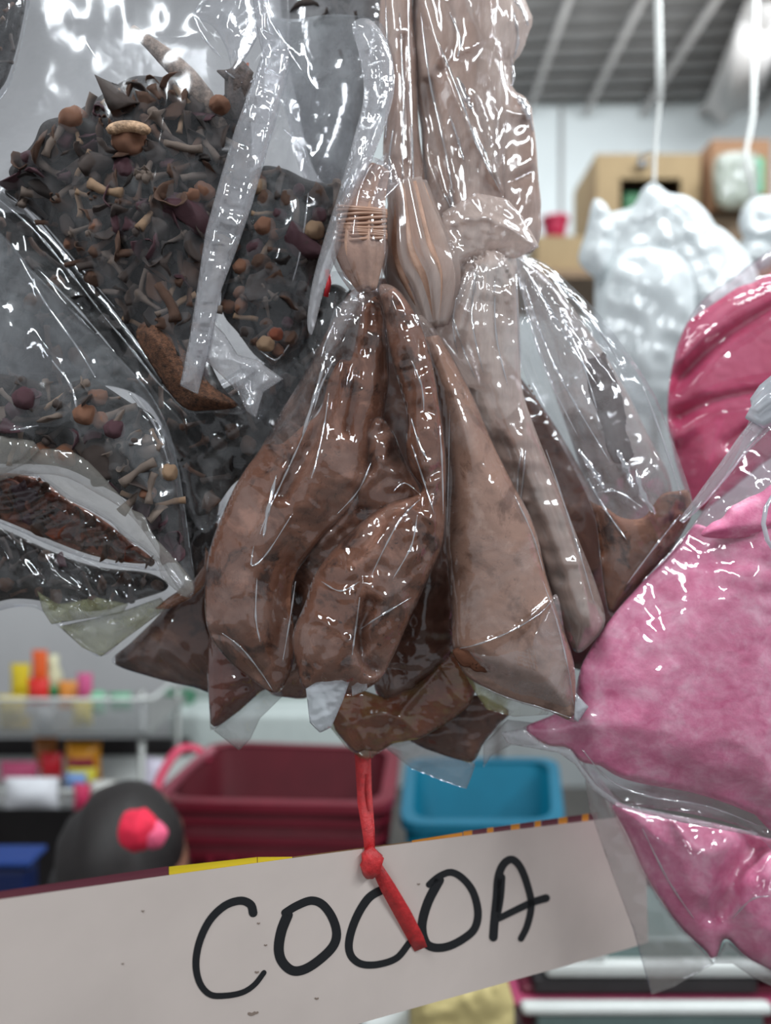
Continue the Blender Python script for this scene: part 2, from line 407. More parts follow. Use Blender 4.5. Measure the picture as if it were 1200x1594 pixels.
# ------------------------------------------------------------------ cocoa bags
RAILZ = 1.93
def bag(name, label, cat, pil, powder, film, powder_region, top, group=None, step=4.0, pname='cocoa_powder', cap=40, shell=0.0, fstep=None):
    t = thing(name, label, cat, P(top[0], top[1], pil.d), group)
    if powder_region is not None: pil.mesh(pname, powder, t, step, powder_region, cap=cap)
    pil.mesh('bag_film', film, t, fstep or step, shell=1.2 + shell)
    return t
def folds(parent, pil, lines, w=1.6, lift=3.0, mat=None):
    """film folds laid along the glints, thin pale tubes that draw the highlights"""
    for ln in lines:
        sp = spline(ln, 6); n = len(sp); pts = []
        fa = pil.film_add(sp[:, 0].copy(), sp[:, 1].copy(), np.full(n, 99.0))
        for i, q_ in enumerate(sp): pts.append(pil.surface(q_[0], q_[1], lift + fa[i]))
        rr = [max(.25, w * (math.sin(math.pi * (i + .5) / n) ** .6) * (1 + .35 * math.sin(i * 1.7 + sp[0][0]))) * pil.d / F for i in range(n)]
        v, f = tube(pts, rr, 8, .7); mk('film_fold', v, f, mat or M['film_fold'], parent)
GC = 'cocoa powder bags tied in one bunch'
# A: front bag with the long pale glint on its shoulder
A = Pillow([(572,444),(545,455),(522,492),(500,532),(470,588),(438,640),(405,698),(372,745),(345,802),(325,860),(318,922),(322,975),(338,1008),(365,1038),(400,1064),(430,1080),(452,1050),(462,1000),(455,950),(458,905),(475,872),(530,812),(585,768),(592,720),(598,650),(606,590),(604,530),(596,480)],
    .425, T=52, R=110, seed=3, sm=True,
    creases=[([(520,545),(488,625),(446,720),(412,800),(398,850)], 7, 9, 'r'), ([(535,560),(510,640),(470,720),(440,770)], 16, -20),
             ([(575,470),(530,540),(512,620),(500,700),(470,780)], 5, 10, 'r'), ([(590,520),(580,600),(560,680),(548,745)], 12, 8),
             ([(562,540),(552,600),(540,670)], 9, -10), ([(600,740),(560,780),(500,830),(465,880)], 8, 8, 'r'),
             ([(455,885),(440,960),(425,1040)], 20, -14), ([(392,830),(390,870),(412,850),(450,800)], 4, 5, 'r'), ([(330,985),(370,1000),(400,1040),(422,1074)], 5, -8, 'r'), ([(395,880),(388,960),(400,1040)], 5, 4, 'r')],
    pleats=(574,430,12,170,5.0), crum=(3.0, 60, 2.2, 1.0), tilt=(0,0.0))
tA = bag('cocoa_bag', 'clear bag of brown cocoa powder with a long pale glint, hanging beside the dark spices', 'bag', A, M['cocoa'], M['film_cocoa'],
    [(590,470),(566,474),(556,520),(546,560),(530,560),(512,590),(498,640),(470,664),(440,690),(410,705),(388,722),(368,760),(345,812),(328,868),(322,925),(327,975),(345,1005),(372,1035),(405,1060),(429,1072),(446,1045),(456,1000),(450,950),(452,903),(470,868),(528,806),(580,764),(588,715),(594,650),(600,590),(598,530)], (570,300), GC)
# M: fold of powder seen in the gap
Mid = Pillow([(588,648),(560,672),(548,720),(510,775),(468,820),(448,870),(440,940),(425,1010),(418,1074),(445,1086),(490,1080),(530,1000),(600,900),(668,820),(655,765),(640,735),(625,705),(612,672)],
    .438, T=34, R=60, seed=5, creases=[([(600,665),(575,690),(568,720),(582,735)],8,-8),([(560,690),(600,720),(650,770)],8,6,'r'),([(575,745),(540,800),(480,860)],10,8),([(600,700),(592,728),(560,760)],4,6,'r')], crum=(4,38), tilt=(0.0,0.25))
tM = bag('cocoa_bag', 'small crumpled brown cocoa bag wedged in the gap between the two front bags', 'bag', Mid, M['cocoa'], M['film_cocoa'],
    [(586,655),(564,678),(553,722),(512,780),(472,826),(452,872),(444,940),(430,1010),(424,1070),(450,1078),(490,1070),(530,1000),(600,900),(655,815),(648,765),(634,735),(620,705),(608,678)], (600,500), GC)
# B: front bag with crushed lower half
B_ = Pillow([(590,447),(598,490),(606,545),(620,595),(634,650),(631,700),(640,735),(655,766),(600,785),(545,828),(495,884),(474,940),(455,990),(462,1040),(476,1076),(520,1080),(556,1078),(590,1060),(612,1022),(640,960),(668,898),(690,840),(694,760),(693,700),(684,630),(672,560),(655,505),(630,462),(608,444)],
    .418, T=38, R=60, seed=8,
    creases=[([(655,770),(618,800),(585,850),(560,920),(548,1000)], 6, 12, 'r'), ([(560,900),(600,930),(650,890),(680,850)], 5, 7, 'r'),
             ([(575,940),(560,980),(565,1020),(580,1040)], 12, -22), ([(655,590),(650,680),(668,760),(676,840)], 5, 8, 'r'),
             ([(640,480),(655,560),(665,640)], 8, -8), ([(500,900),(540,910),(590,880)], 10, -7), ([(490,960),(530,985),(556,1020)], 7, 8, 'r'),
             ([(610,760),(640,790),(690,820)],5,6,'r'), ([(600,1050),(625,990),(660,910)],6,5,'r')],
    pleats=(596,430,8,140,5.0), crum=(6.0, 52), tilt=(0,0))
tB = bag('cocoa_bag', 'crushed brown cocoa bag with shiny facets, frontmost of the bunch', 'bag', B_, M['cocoa'], M['film_cocoa'],
    [(598,460),(606,500),(612,545),(626,595),(640,650),(637,700),(646,732),(662,768),(604,792),(550,834),(502,888),(480,940),(462,990),(470,1040),(482,1062),(520,1070),(556,1070),(586,1054),(606,1020),(634,958),(662,896),(683,840),(688,760),(686,700),(678,630),(664,560),(647,505),(624,468)], (620,330), GC)
def tab(parent, pts, d, T=3, mat=None, step=3.0, crum=(2.0, 26), tilt=(0,0), name='film_corner', creases=(), sm=False, seed=4):
    p = Pillow(pts, d, T=T, R=20, Tb=1.0, crum=crum, tilt=tilt, sm=sm, seed=seed, creases=creases)
    return p.mesh(name, mat or M['film_white'], parent, step)
tab(tB, [(552,1024),(548,1050),(534,1090),(516,1132),(498,1141),(482,1125),(476,1072),(492,1062),(512,1048)], .412)
tab(tB, [(556,1022),(570,1040),(572,1074),(548,1084),(546,1050)], .414, mat=M['film_milk'])
# C: the pale, dusty bag
C_ = Pillow([(650,492),(662,540),(680,600),(690,660),(694,740),(692,830),(698,900),(703,960),(704,1008),(722,1048),(745,1066),(790,1088),(850,1106),(896,1124),(897,1085),(893,1030),(874,968),(852,900),(832,820),(802,758),(768,690),(738,620),(712,570),(690,530),(668,500)],
    .440, T=40, R=60, seed=11,
    creases=[([(706,1008),(740,1005),(800,980),(862,930)], 5, 8, 'r'), ([(700,1012),(730,1035),(790,1060),(890,1110)], 14, -10), ([(842,880),(866,960),(884,1040)],4,6,'r'),
             ([(700,840),(712,930),(716,1000)], 6, 6, 'r'), ([(700,600),(740,700),(780,780)], 12, 5)],
    pleats=(655,480,6,120,5.0), crum=(2.5, 80), tilt=(0,0))
tC = bag('cocoa_bag', 'flat dusty pale-brown cocoa bag whose sharp corner overlaps the pink bag', 'bag', C_, M['cocoa_pale'], film_mat('dusty_glare_film', haze=.10, hcol=(212,192,184), patch=.42, gloss=.09, bump=.3, patchscale=16),  # pale patches put glare as well as dust into the film
    [(660,520),(670,560),(688,620),(698,680),(700,760),(698,830),(704,900),(708,960),(710,1004),(726,1042),(748,1060),(792,1082),(850,1099),(888,1112),(890,1082),(886,1030),(868,968),(846,900),(826,822),(796,760),(762,694),(732,626),(706,576),(684,540)], (660,400), GC)
tab(tC, [(896,1078),(916,1100),(900,1124),(893,1120)], .438)
tab(tC, [(700,1010),(728,1040),(780,1062),(850,1104),(860,1112),(800,1116),(757,1104),(738,1076),(718,1040)], .446, mat=M['film_yellow'], crum=(5,30))
C_.mesh('painted_glare', film_mat('pale_glare_film', haze=.16, hcol=(214,200,198), patch=.42, gloss=.08, bump=.3, patchscale=45), tC, 3.5, [(716,1012),(745,1004),(800,982),(842,955),(866,925),(878,980),(888,1040),(890,1100),(850,1096),(790,1078),(755,1056)], sink=-4.5, hug=False)  # whitish glare on the lower part, painted as a hazy film patch
# a hollow of loose powder at C's lower corner
Ch = Pillow([(704,1012),(720,1004),(742,1006),(762,1026),(764,1047),(742,1046),(718,1036)], .434, T=5, R=16, seed=4, lump=5, wob=4)
Ch.mesh('loose_powder', M['cocoa'], tC, 2.5, film=False)
# D: narrow bag behind C
D_ = Pillow([(720,400),(690,470),(680,520),(706,560),(730,610),(760,690),(800,780),(830,850),(858,930),(880,985),(897,1016),(922,1000),(942,966),(926,905),(893,822),(858,732),(830,660),(812,600),(809,520),(806,450),(800,396),(760,380)],
    .462, T=44, R=46, seed=14,
    creases=[([(800,440),(806,560),(830,660),(870,780),(905,900),(920,980)], 7, 12, 'r'), ([(745,600),(780,680),(830,790),(870,900)], 14, -10), ([(760,420),(750,520),(745,600)], 8, 8, 'r'), ([(810,700),(806,770),(816,780)],3,6,'r')],
    pleats=(760,360,14,260,7.0), crum=(3, 50, 1.75, .5), tilt=(0,0))
tD = bag('cocoa_bag', 'long narrow cocoa bag hanging behind the flat dusty one', 'bag', D_, M['cocoa'], M['film_dust'],
    [(740,600),(756,606),(775,650),(798,640),(804,592),(812,606),(828,664),(855,736),(890,824),(922,904),(938,964),(918,994),(897,1008),(884,980),(862,928),(836,850),(806,780),(766,692)], (760,330), GC)
# E: wide clear-topped bag at the side
E_ = Pillow([(798,396),(822,398),(852,412),(885,440),(925,480),(960,525),(995,575),(1022,620),(1045,680),(1066,740),(1079,792),(1062,832),(1015,900),(975,940),(951,960),(940,920),(934,870),(924,800),(893,730),(850,650),(812,570),(800,470)],
    .470, T=44, R=90, seed=17,
    creases=[([(815,420),(860,520),(900,600),(950,700),(1000,790),(1030,850)], 6, 10, 'r'), ([(840,420),(905,500),(960,580),(1010,680),(1050,780)], 5, 8, 'r'),
             ([(810,560),(850,650),(900,740),(935,860)], 12, -16), ([(930,760),(960,770),(1000,800),(1075,800)], 5, 8, 'r'), ([(1070,800),(1020,850),(965,930)], 6, 8, 'r'),
             ([(920,740),(945,780),(1000,860)],4,7,'r')],
    pleats=(805,390,16,260,7.0), crum=(3, 70, .6, .6), tilt=(0,0))
tE = bag('cocoa_bag', 'half-filled cocoa bag with a wide clear crinkled top, touching both pink bags', 'bag', E_, M['cocoa'], M['film_clear'],
    [(818,592),(836,618),(856,650),(884,690),(907,740),(927,768),(960,802),(1000,806),(1030,770),(1060,768),(1073,794),(1057,828),(1010,894),(972,932),(952,950),(946,918),(938,870),(928,800),(898,735),(858,664)], (805,330), GC, cap=30)
Ed = Pillow([(912,560),(935,552),(955,575),(970,620),(975,660),(985,700),(975,722),(950,712),(935,670),(920,620)], .466, T=3, R=18, seed=4, lump=4, wob=9)
Ed.mesh('powder_smear', film_mat('dusted_patch', haze=.55, hcol=(104,90,88), patch=.35, gloss=.04), tE, 3)
# lower row behind
F_ = Pillow([(640,860),(600,960),(580,1040),(592,1088),(640,1096),(690,1060),(712,1040),(716,980),(706,880),(690,800)], .468, T=30, R=60, seed=21, crum=(4,50),
    creases=[([(592,1088),(640,1060),(700,1012)],6,8,'r')])
bag('cocoa_bag', 'shaded dark cocoa bag showing between the crushed bag and the flat dusty bag', 'bag', F_, M['cocoa_deep'], M['film_cocoa'],
    [(645,870),(606,960),(587,1040),(597,1082),(640,1088),(685,1056),(706,1034),(710,980),(700,880),(688,815)], (650,700), GC)
G_ = Pillow([(174,1031),(205,998),(248,955),(290,900),(318,850),(345,800),(360,1000),(340,1076),(300,1070),(240,1056)], .482, T=26, R=60, seed=22, sm=True, crum=(5,60),
    creases=[([(230,1050),(260,980),(310,880)],10,8,'r')])
bag('cocoa_bag', 'dark cocoa bag with a pointed corner below the spice bags', 'bag', G_, M['cocoa_deep'], M['film_clear'],
    [(184,1029),(210,1000),(252,960),(294,905),(322,858),(342,820),(352,1000),(334,1068),(300,1063),(242,1050)], (330,700), GC)
H_ = Pillow([(326,985),(322,1050),(327,1138),(345,1128),(372,1108),(405,1078),(440,1062),(430,1010),(380,960),(340,950)], .452, T=20, R=40, seed=23, sm=False, crum=(4,36),
    creases=[([(340,1000),(345,1060),(335,1120)],5,6,'r')])
tH = bag('cocoa_bag', 'reddish-brown corner of a cocoa bag peeping out below the bag with the long glint', 'bag', H_, plain('reddish_cocoa', (98,48,36), .8, var=.3, scale=60), M['film_cocoa'],
    [(332,990),(328,1050),(332,1126),(346,1119),(370,1099),(402,1071),(432,1056),(424,1010),(380,968),(342,958)], (380,800), GC)
tab(tH, [(331,1136),(372,1168),(390,1150),(405,1118),(440,1084),(436,1060),(405,1076),(370,1108)], .456, mat=M['film_tail'])
M['redcocoa'] = plain('warm_brown_cocoa', (124, 68, 50), .85, var=.35, scale=70, bump=.3)
I_ = Pillow([(505,1078),(560,1072),(600,1086),(655,1056),(704,1012),(730,1030),(742,1072),(733,1098),(700,1124),(655,1150),(612,1158),(572,1184),(545,1166),(520,1136)], .462, T=9, R=60, seed=24, crum=(5,48), sm=False,
    creases=[([(600,1140),(640,1090),(700,1020)],4,9,'r'),([(540,1130),(600,1110),(650,1140)],4,6,'r'),([(520,1100),(560,1140),(572,1180)],4,5,'r'),([(680,1040),(710,1080),(730,1095)],4,6,'r')])
tI = bag('cocoa_bag', 'warm-brown cocoa bag bottom just above the red twine', 'bag', I_, M['redcocoa'], film_mat('olive_glint_film', haze=.05, hcol=(180,165,105), patch=.26, patchscale=70, gloss=.08, stretch=(1,1,2)),  # olive patches paint in the yellow-green highlights
    [(508,1082),(560,1076),(600,1090),(655,1060),(704,1018),(727,1034),(738,1072),(729,1094),(696,1116),(652,1138),(612,1146),(572,1160),(545,1150),(522,1128)], (600,900), GC)
tab(tI, [(505,1085),(512,1130),(540,1165),(572,1188),(575,1160),(545,1135)], .466, mat=M['film_yellow'])
J_ = Pillow([(630,1150),(665,1120),(700,1085),(750,1080),(800,1108),(775,1130),(752,1160),(738,1190),(700,1180),(660,1166)], .484, T=16, R=40, seed=25, sm=False, crum=(4,40))
tJ = bag('cocoa_bag', 'darkest cocoa bag corner pointing down over the turquoise crate', 'bag', J_, M['cocoa_deep'], M['film_clear'],
    [(640,1149),(668,1124),(703,1091),(750,1086),(790,1108),(770,1128),(747,1156),(734,1182),(702,1174),(664,1161)], (700,900), GC)
tab(tJ, [(592,1158),(640,1150),(700,1166),(740,1190),(734,1208),(726,1228),(690,1216),(640,1196)], .488, mat=M['film_tail'], crum=(1,50))
tab(tJ, [(752,1158),(790,1120),(830,1125),(880,1160),(795,1160),(765,1176),(752,1196)], .489, mat=M['film_tail'], crum=(1,50))
# necks, each a tied roll of film with its wraps
def neck(pts, rads, d, parent, seed, mat, name='tied_neck', pleat=7, pamp=.10, sq=.8):
    path = spline([(*p, 0) for p in pts], 8); rr = spline([(r, 0) for r in rads], 8)[:, 0]
    v, f = tube([P(a, b, d) for a, b, _ in path], [r * d / F for r in rr], 40, sq, pleat, pamp, seed)
    return mk(name, v, f, mat, parent)
M['neckcore'] = plain('cocoa_in_neck', (186, 148, 128), .45, var=.22, scale=90, bump=.5)
neck([(590,262),(570,312),(564,350),(563,396),(572,452)], [16,28,33,36,14], .430, tA, 1, M['neckcore'])
neck([(590,255),(568,308),(562,350),(561,398),(572,460)], [20,31,36.5,41,18], .430, tA, 2, M['film_cocoa'], 'neck_film', 9, .07)
for k in range(10):
    yy = 324 + k * 5.2
    pth = [P(563 + 37.6 * math.cos(a) + 0.6*math.sin(3*a+k), yy + 3.2 * math.cos(a + k) + k*.3, .430 - .84 * 36 * math.sin(a) * .43 / F) for a in np.linspace(0, 2 * math.pi, 28)]
    v, f = tube(pth, 0.0010, 6); mk('tie_band', v, f, plain('tan_rubber_band_%d' % k, (176, 138, 118), .4, var=.15), tA)
neck([(636,290),(644,350),(652,398),(668,440),(676,500)], [20,32,42,38,14], .448, tC, 3, M['neckcore'], pleat=9, pamp=.2)
neck([(632,285),(642,345),(651,398),(668,442),(676,508)], [25,38,48,44,18], .448, tC, 5, M['film_dust'], 'neck_film', 9, .2)
tab(tA, [(527,300),(545,270),(575,262),(604,235),(624,285),(600,310),(602,440),(592,330),(560,318)], .424, mat=M['film'], crum=(5,24), name='neck_frill')
tab(tA, [(508,520),(520,480),(552,452),(560,470),(530,530),(505,560)], .414, mat=M['film'], crum=(5,24), name='film_fold')
# twine bit beside the neck
v, f = ribbon([P(509,420,.44), P(512,440,.438), P(507,462,.44)], 0.0028); tag(mk('twine_scrap', v, f, plain('red_twine_scrap', (200, 40, 50), .5)), 'tiny red twine scrap beside the tied neck of the cocoa bag', 'twine')
# upper bunch: bags hanging above, mostly empty dusty film
GU = 'upper cocoa bags in the bunch'
U1 = Pillow([(596,-240),(592,-20),(590,60),(600,160),(596,240),(606,330),(632,400),(660,380),(664,300),(652,200),(648,90),(640,-20),(640,-240)], .470, T=26, R=34, seed=31,
    creases=[([(637,-100),(636,60),(640,200),(645,330)],3,10,'r'),([(610,0),(618,120),(614,240)],6,6,'r'),([(626,60),(634,250)],8,-8)], crum=(3,50,0.0,.3))
tU = []
t_ = bag('cocoa_bag', 'slim upright roll of dusty film above the banded neck', 'bag', U1, M['neckcore'], M['film_dust'],
    [(604,-230),(602,60),(612,160),(608,240),(616,320),(634,380),(652,370),(654,300),(642,200),(638,90),(632,-230)], (615,-240), GU); tU.append(t_)
U2 = Pillow([(650,-240),(646,-40),(640,30),(640,110),(655,200),(660,300),(680,370),(720,400),(770,392),(800,380),(790,300),(800,200),(790,100),(770,0),(765,-240)], .480, T=40, R=60, seed=33,
    creases=[([(660,0),(690,100),(740,220),(790,310)],8,14,'r'),([(700,0),(710,70),(690,110)],10,-10),([(730,0),(745,60),(720,80)],8,8,'r'),([(665,130),(680,230),(700,330)],10,-12),([(740,140),(760,200),(770,270)],5,10,'r'),([(690,200),(710,290),(712,340)],8,9,'r')],
    crum=(5,80,0.3,.6), pleats=(730,430,10,400,5))
t_ = bag('cocoa_bag', 'big dusty wrinkled cocoa bag at the top of the bunch', 'bag', U2, M['cocoa_pale'], M['film_dust'],
    [(660,-230),(656,20),(655,110),(668,210),(676,300),(696,370),(730,385),(770,380),(780,330),(765,260),(740,160),(745,60),(720,-20),(715,-230)], (700,-240), GU); tU.append(t_)
U3 = Pillow([(760,-60),(800,-30),(822,10),(829,32),(818,70),(800,100),(798,135),(815,150),(828,170),(834,220),(838,280),(841,340),(838,386),(812,398),(780,370),(750,280),(730,180),(735,80),(740,0)], .488, T=36, R=50, seed=35, wob=3,
    creases=[([(790,0),(795,60),(790,100)],5,12,'r'),([(800,140),(826,190),(834,260)],6,12,'r'),([(760,120),(790,170),(820,180)],8,9,'r'),([(770,330),(810,360),(838,386)],5,9,'r'),([(800,280),(830,265),(838,262)],6,-9)], crum=(6,70,.4,.9))
t_ = bag('cocoa_bag', 'upper cocoa bag with a bright clear crest against the metal ceiling', 'bag', U3, M['cocoa_pale'], M['film_dust'],
    [(775,150),(800,165),(818,190),(828,240),(832,290),(835,340),(832,378),(812,388),(785,360),(765,290),(755,220),(758,170)], (790,-60), GU); tU.append(t_)
U4 = Pillow([(690,330),(740,300),(790,310),(815,340),(840,384),(806,402),(760,404),(720,430),(700,480),(672,500),(660,440),(680,380)], .455, T=13, R=60, seed=37, sm=False,
    creases=[([(700,350),(760,340),(836,384)],5,10,'r'),([(690,470),(720,410),(790,385)],6,-10),([(680,480),(700,400),(730,350)],6,8,'r'),([(740,300),(760,350),(750,400)],5,7,'r')], crum=(7,44))
bag('cocoa_bag', 'folded shiny film collar of a cocoa bag where the bunch spreads out', 'bag', U4, None, M['film_dust'], None, (750,300), GU)
# red twine that carries the sign
M['twine'] = plain('red_plastic_twine', (196, 48, 52), .4, var=.25, scale=260, bump=.5)
tw = thing('red_twine', 'flat red plastic twine knotted through the cocoa sign', 'twine', P(565,1160,.458))
def SD(px, py=0):           # distance of the sign's face at a pixel column
    return 119.25 / (358 - 0.1548 * px)
v, f = ribbon([P(*q) for q in [(560,1120,.478),(563,1172,.468),(566,1250,.452),(573,1300,SD(573)-.003),(576,1335,SD(576)-.003)]], [.006,.0085,.0072,.006,.0055]); mk('strand', v, f, M['twine'], tw)
v, f = ribbon([P(*q) for q in [(573,1120,.478),(572,1172,.469),(574,1230,.455),(579,1290,SD(579)-.001),(580,1336,SD(580)-.0015)]], [.004,.004,.0035,.003,.003]); mk('strand', v, f, M['twine'], tw)
kn = []
v, f = tube([P(572,1322,SD(572)-.004), P(582,1336,SD(582)-.0065), P(577,1352,SD(577)-.006), P(573,1364,SD(573)-.003)], [.0035,.006,.0055,.0028], 12, .7, 5, .15, 1); mk('knot', v, f, M['twine'], tw)
v, f = ribbon([P(581,1340,SD(581)-.007), P(604,1382,SD(604)-.006), P(627,1422,SD(627)-.005), P(648,1462,SD(648)-.004), P(655,1477,SD(655)-.003)], [.006,.0088,.0096,.0092,.008]); mk('loose_end', v, f, M['twine'], tw)
# ------------------------------------------------------------------ the sign
def SP(px, py, off=0.0):
    d = SD(px) - off; return P(px, py, d)
sg = thing('cardboard_sign', 'white cardboard sign with COCOA handwritten in thick black marker', 'sign', P(578,1350,SD(578)))
card = plain('white_card', (208, 196, 190), .38, var=.05, scale=14, spec=.4)
topy = lambda x: 1400 - 0.1325 * x - (4 * math.sin(max(x,0) / 1000 * math.pi))
def boty(x): return topy(x) + (358 - 0.1548 * x) 
cols = np.linspace(-40, 1003, 40)
front = []; 
V, Fc = [], []
for j, off in enumerate((0.0, -0.0018)):
    for x in cols:
        xx = x
        for k in range(5):
            y = topy(x) + (boty(x) - topy(x)) * k / 4
            if x > 990: y = min(max(y, topy(x) + 3), boty(x) - 3)
            V.append(SP(xx + 6 * (k / 4.0) * (x > 985), y, off))
n = len(cols)
for i in range(n - 1):
    for k in range(4):
        a, b = i * 5 + k, (i + 1) * 5 + k
        Fc.append((a, a + 1, b + 1, b)); a += n * 5; b += n * 5; Fc.append((a, b, b + 1, a + 1))
    for k in (0, 4):
        a, b = i * 5 + k, (i + 1) * 5 + k; Fc.append((a, b, b + n * 5, a + n * 5) if k == 0 else (b, a, a + n * 5, b + n * 5))
for i in (0, n - 1):
    for k in range(4):
        a = i * 5 + k; Fc.append((a, a + n * 5, a + 1 + n * 5, a + 1) if i == 0 else (a + 1, a + 1 + n * 5, a + n * 5, a))
mk('card', V, Fc, card, sg, False)
pc_ = plain('faint_stain', (140, 124, 114), .6)
ink = plain('black_marker_ink', (26, 28, 32), .45)
def stroke(pts, w0, w1=None, name='letter'):
    s = spline(pts, 7); w1 = (w1 or w0) * 1.14; w0 = w0 * 1.14; V, Fc = [], []; n = len(s)
    for i in range(n):
        t = s[min(i + 1, n - 1)] - s[max(i - 1, 0)]; t = t / (np.hypot(*t) + 1e-9); nn = np.array([-t[1], t[0]])
        wd = (w0 + (w1 - w0) * i / (n - 1)) / 2
        for off in (.0003, .00005):
            for sd in (-1, 1): q = s[i] + nn * sd * wd; V.append(SP(q[0], q[1], off))
    for i in range(n - 1):
        a, b = i * 4, i * 4 + 4; Fc += [(a, b, b + 1, a + 1), (a, a + 2, b + 2, b), (a + 1, b + 1, b + 3, a + 3)]
    for e in (0, n - 1):           # round ends
        c = len(V); V.append(SP(s[e][0], s[e][1], .0003)); wd = (w0 if e == 0 else w1) / 2
        for k in range(13): a = k * math.pi / 6; V.append(SP(s[e][0] + wd * math.cos(a), s[e][1] + wd * math.sin(a), .00028))
        Fc += [(c, c + 1 + k, c + 2 + k) for k in range(12)]
    return V, Fc
def letter(*strokes):
    V, Fc = join(*strokes); mk('letter', V, Fc, ink, sg, False)
letter(stroke([(394,1421),(390,1408),(374,1402),(350,1410),(327,1432),(311,1465),(305,1500),(311,1530),(327,1548),(350,1550),(377,1545),(396,1533),(411,1514)], 12, 7))
letter(stroke([(444,1421),(462,1410),(484,1402),(502,1408),(517,1428),(524,1452),(519,1472),(500,1492),(476,1508),(456,1511),(440,1498),(434,1478),(438,1450),(448,1424)], 11, 14))
letter(stroke([(597,1384),(576,1396),(560,1418),(548,1446),(543,1472),(548,1490),(564,1501),(590,1501),(618,1491),(637,1468)], 12, 9))
letter(stroke([(668,1377),(684,1364),(703,1358),(722,1369),(737,1390),(744,1420),(739,1445),(722,1461),(698,1473),(676,1475),(662,1466),(657,1440),(666,1405),(684,1370)], 9, 13))
letter(stroke([(768,1459),(770,1430),(773,1400),(776,1365),(784,1345),(797,1338),(810,1350),(821,1378),(827,1408),(821,1440),(811,1461)], 12, 9), stroke([(780,1366),(779,1395),(776,1420)], 12, 8), stroke([(776,1430),(800,1418),(828,1405),(850,1398)], 9, 11))
for (x, y, w_) in ((401,1437,3),(412,1471,3),(398,1513,4),(388,1578,7),(396,1576,5),(491,1554,4),(221,1418,3),(650,1376,3),(190,1500,2.5)):
    V, Fc = stroke([(x, y), (x + w_ * .5, y + 1), (x + w_, y)], w_ * .6); mk('ink_speck', V, Fc, pc_, sg, False)
# folded printed edge behind the card
pc = {'m': plain('maroon_print', (92, 38, 52), .5), 'y': plain('yellow_print', (208, 184, 28), .5), 'o': plain('orange_print', (196, 128, 30), .5), 'k': plain('brown_edge', (120, 92, 60), .6)}
def edge(x0, x1, h0, h1, m):
    V, Fc = [], []
    for x, h in ((x0, h0), (x1, h1)):
        for off in (-.002, -.0032):
            for y in (topy(x) - h, topy(x) + 14): V.append(SP(x, y, off))
    Fc = [(0,1,5,4),(2,6,7,3),(0,4,6,2),(1,3,7,5),(0,2,3,1),(4,5,7,6)]
    mk('printed_edge', V, Fc, pc[m], sg, False)
edge(-40, 262, 12, 14, 'm'); edge(263, 400, 13, 9, 'y'); edge(401, 455, 9, 2, 'y'); edge(456, 640, 2, 2, 'k'); edge(641, 720, 3, 6, 'o')
xx = 721; k = 0
while xx < 930:
    wv = (14, 22, 10, 26)[k % 4]; edge(xx, min(xx + wv, 930), 7 + (xx-720)*.02, 7 + (xx-700)*.02, 'om'[k % 2]); xx += wv + .5; k += 1
v, f = tube([SP(574,1361,.0006), SP(574.3,1361.3,-.0001)], .0022, 12); mk('punched_hole', v, f, plain('torn_hole', (84, 60, 48), .8), sg)
# rear bags filling the gaps; the gaps' shade is put into their dark powder
K1 = Pillow([(560,450),(640,430),(720,470),(790,560),(870,670),(950,820),(985,930),(930,1045),(820,1010),(720,1000),(620,1050),(520,1075),(440,1060),(410,960),(430,800),(480,680),(530,560)], .512, T=12, R=80, seed=91, crum=(3,60))
tK = bag('cocoa_bag', 'dark cocoa bag at the very back, seen only in the gaps of the bunch', 'bag', K1, M['cocoa_deep'], M['film_clear'],
    [(566,462),(640,445),(712,480),(780,570),(862,680),(942,825),(976,930),(926,1035),(820,1000),(720,990),(620,1040),(520,1066),(448,1050),(420,960),(440,800),(490,690),(538,570)], (640,200), GC, step=7)
K2 = Pillow([(800,400),(860,440),(920,520),(970,600),(1010,680),(1046,760),(1020,850),(975,925),(945,880),(925,800),(890,690),(845,560)], .530, T=14, R=60, seed=92, crum=(6,60), pleats=(800,390,10,300,6))
bag('cocoa_bag', 'dusty cocoa bag visible through the clear crinkled top', 'bag', K2, M['cocoa_deep'], film_mat('dusty_back_film', haze=.42, hcol=(196,182,176), patch=.3, gloss=.12, bump=.4),
    [(890,640),(930,650),(985,680),(1030,750),(1010,840),(970,905),(945,860),(925,780)], (800,330), GC, step=6)
folds(tA, A, [[(520,558),(500,600),(488,640)],[(486,645),(462,700),(440,748),(420,790),(404,832)],[(512,610),(505,660),(492,720),(484,745)],[(585,700),(560,760),(525,800)],[(395,850),(392,880),(415,862),(455,800)],[(400,900),(398,960),(405,1000)],[(345,985),(375,1008),(405,1045),(424,1074)],[(522,500),(508,530),(500,556)],[(460,905),(452,960),(440,1030)]], 1.5)
folds(tA, A, [[(430,740),(418,790),(410,836)],[(506,560),(492,610),(470,680)]], 3.0, 3)
folds(tB, B_, [[(640,650),(652,690),(668,720)],[(655,770),(630,752),(612,765)],[(655,776),(625,806),(600,850),(576,900)],[(650,800),(640,850),(612,900)],[(684,660),(688,720),(690,800)],[(560,930),(552,990),(548,1020)],[(500,905),(530,920),(560,905)],[(640,560),(656,600),(660,640)],[(640,690),(660,750),(676,800)],[(560,980),(590,960),(640,930)]], 1.4)
folds(tC, C_, [[(700,1012),(740,1004),(790,985),(840,955),(862,930)],[(845,905),(866,965),(884,1040),(893,1100)],[(745,1066),(790,1086),(850,1104),(890,1118)],[(700,640),(698,740),(696,820)],[(800,770),(828,830),(846,890)]], 1.2, 1)
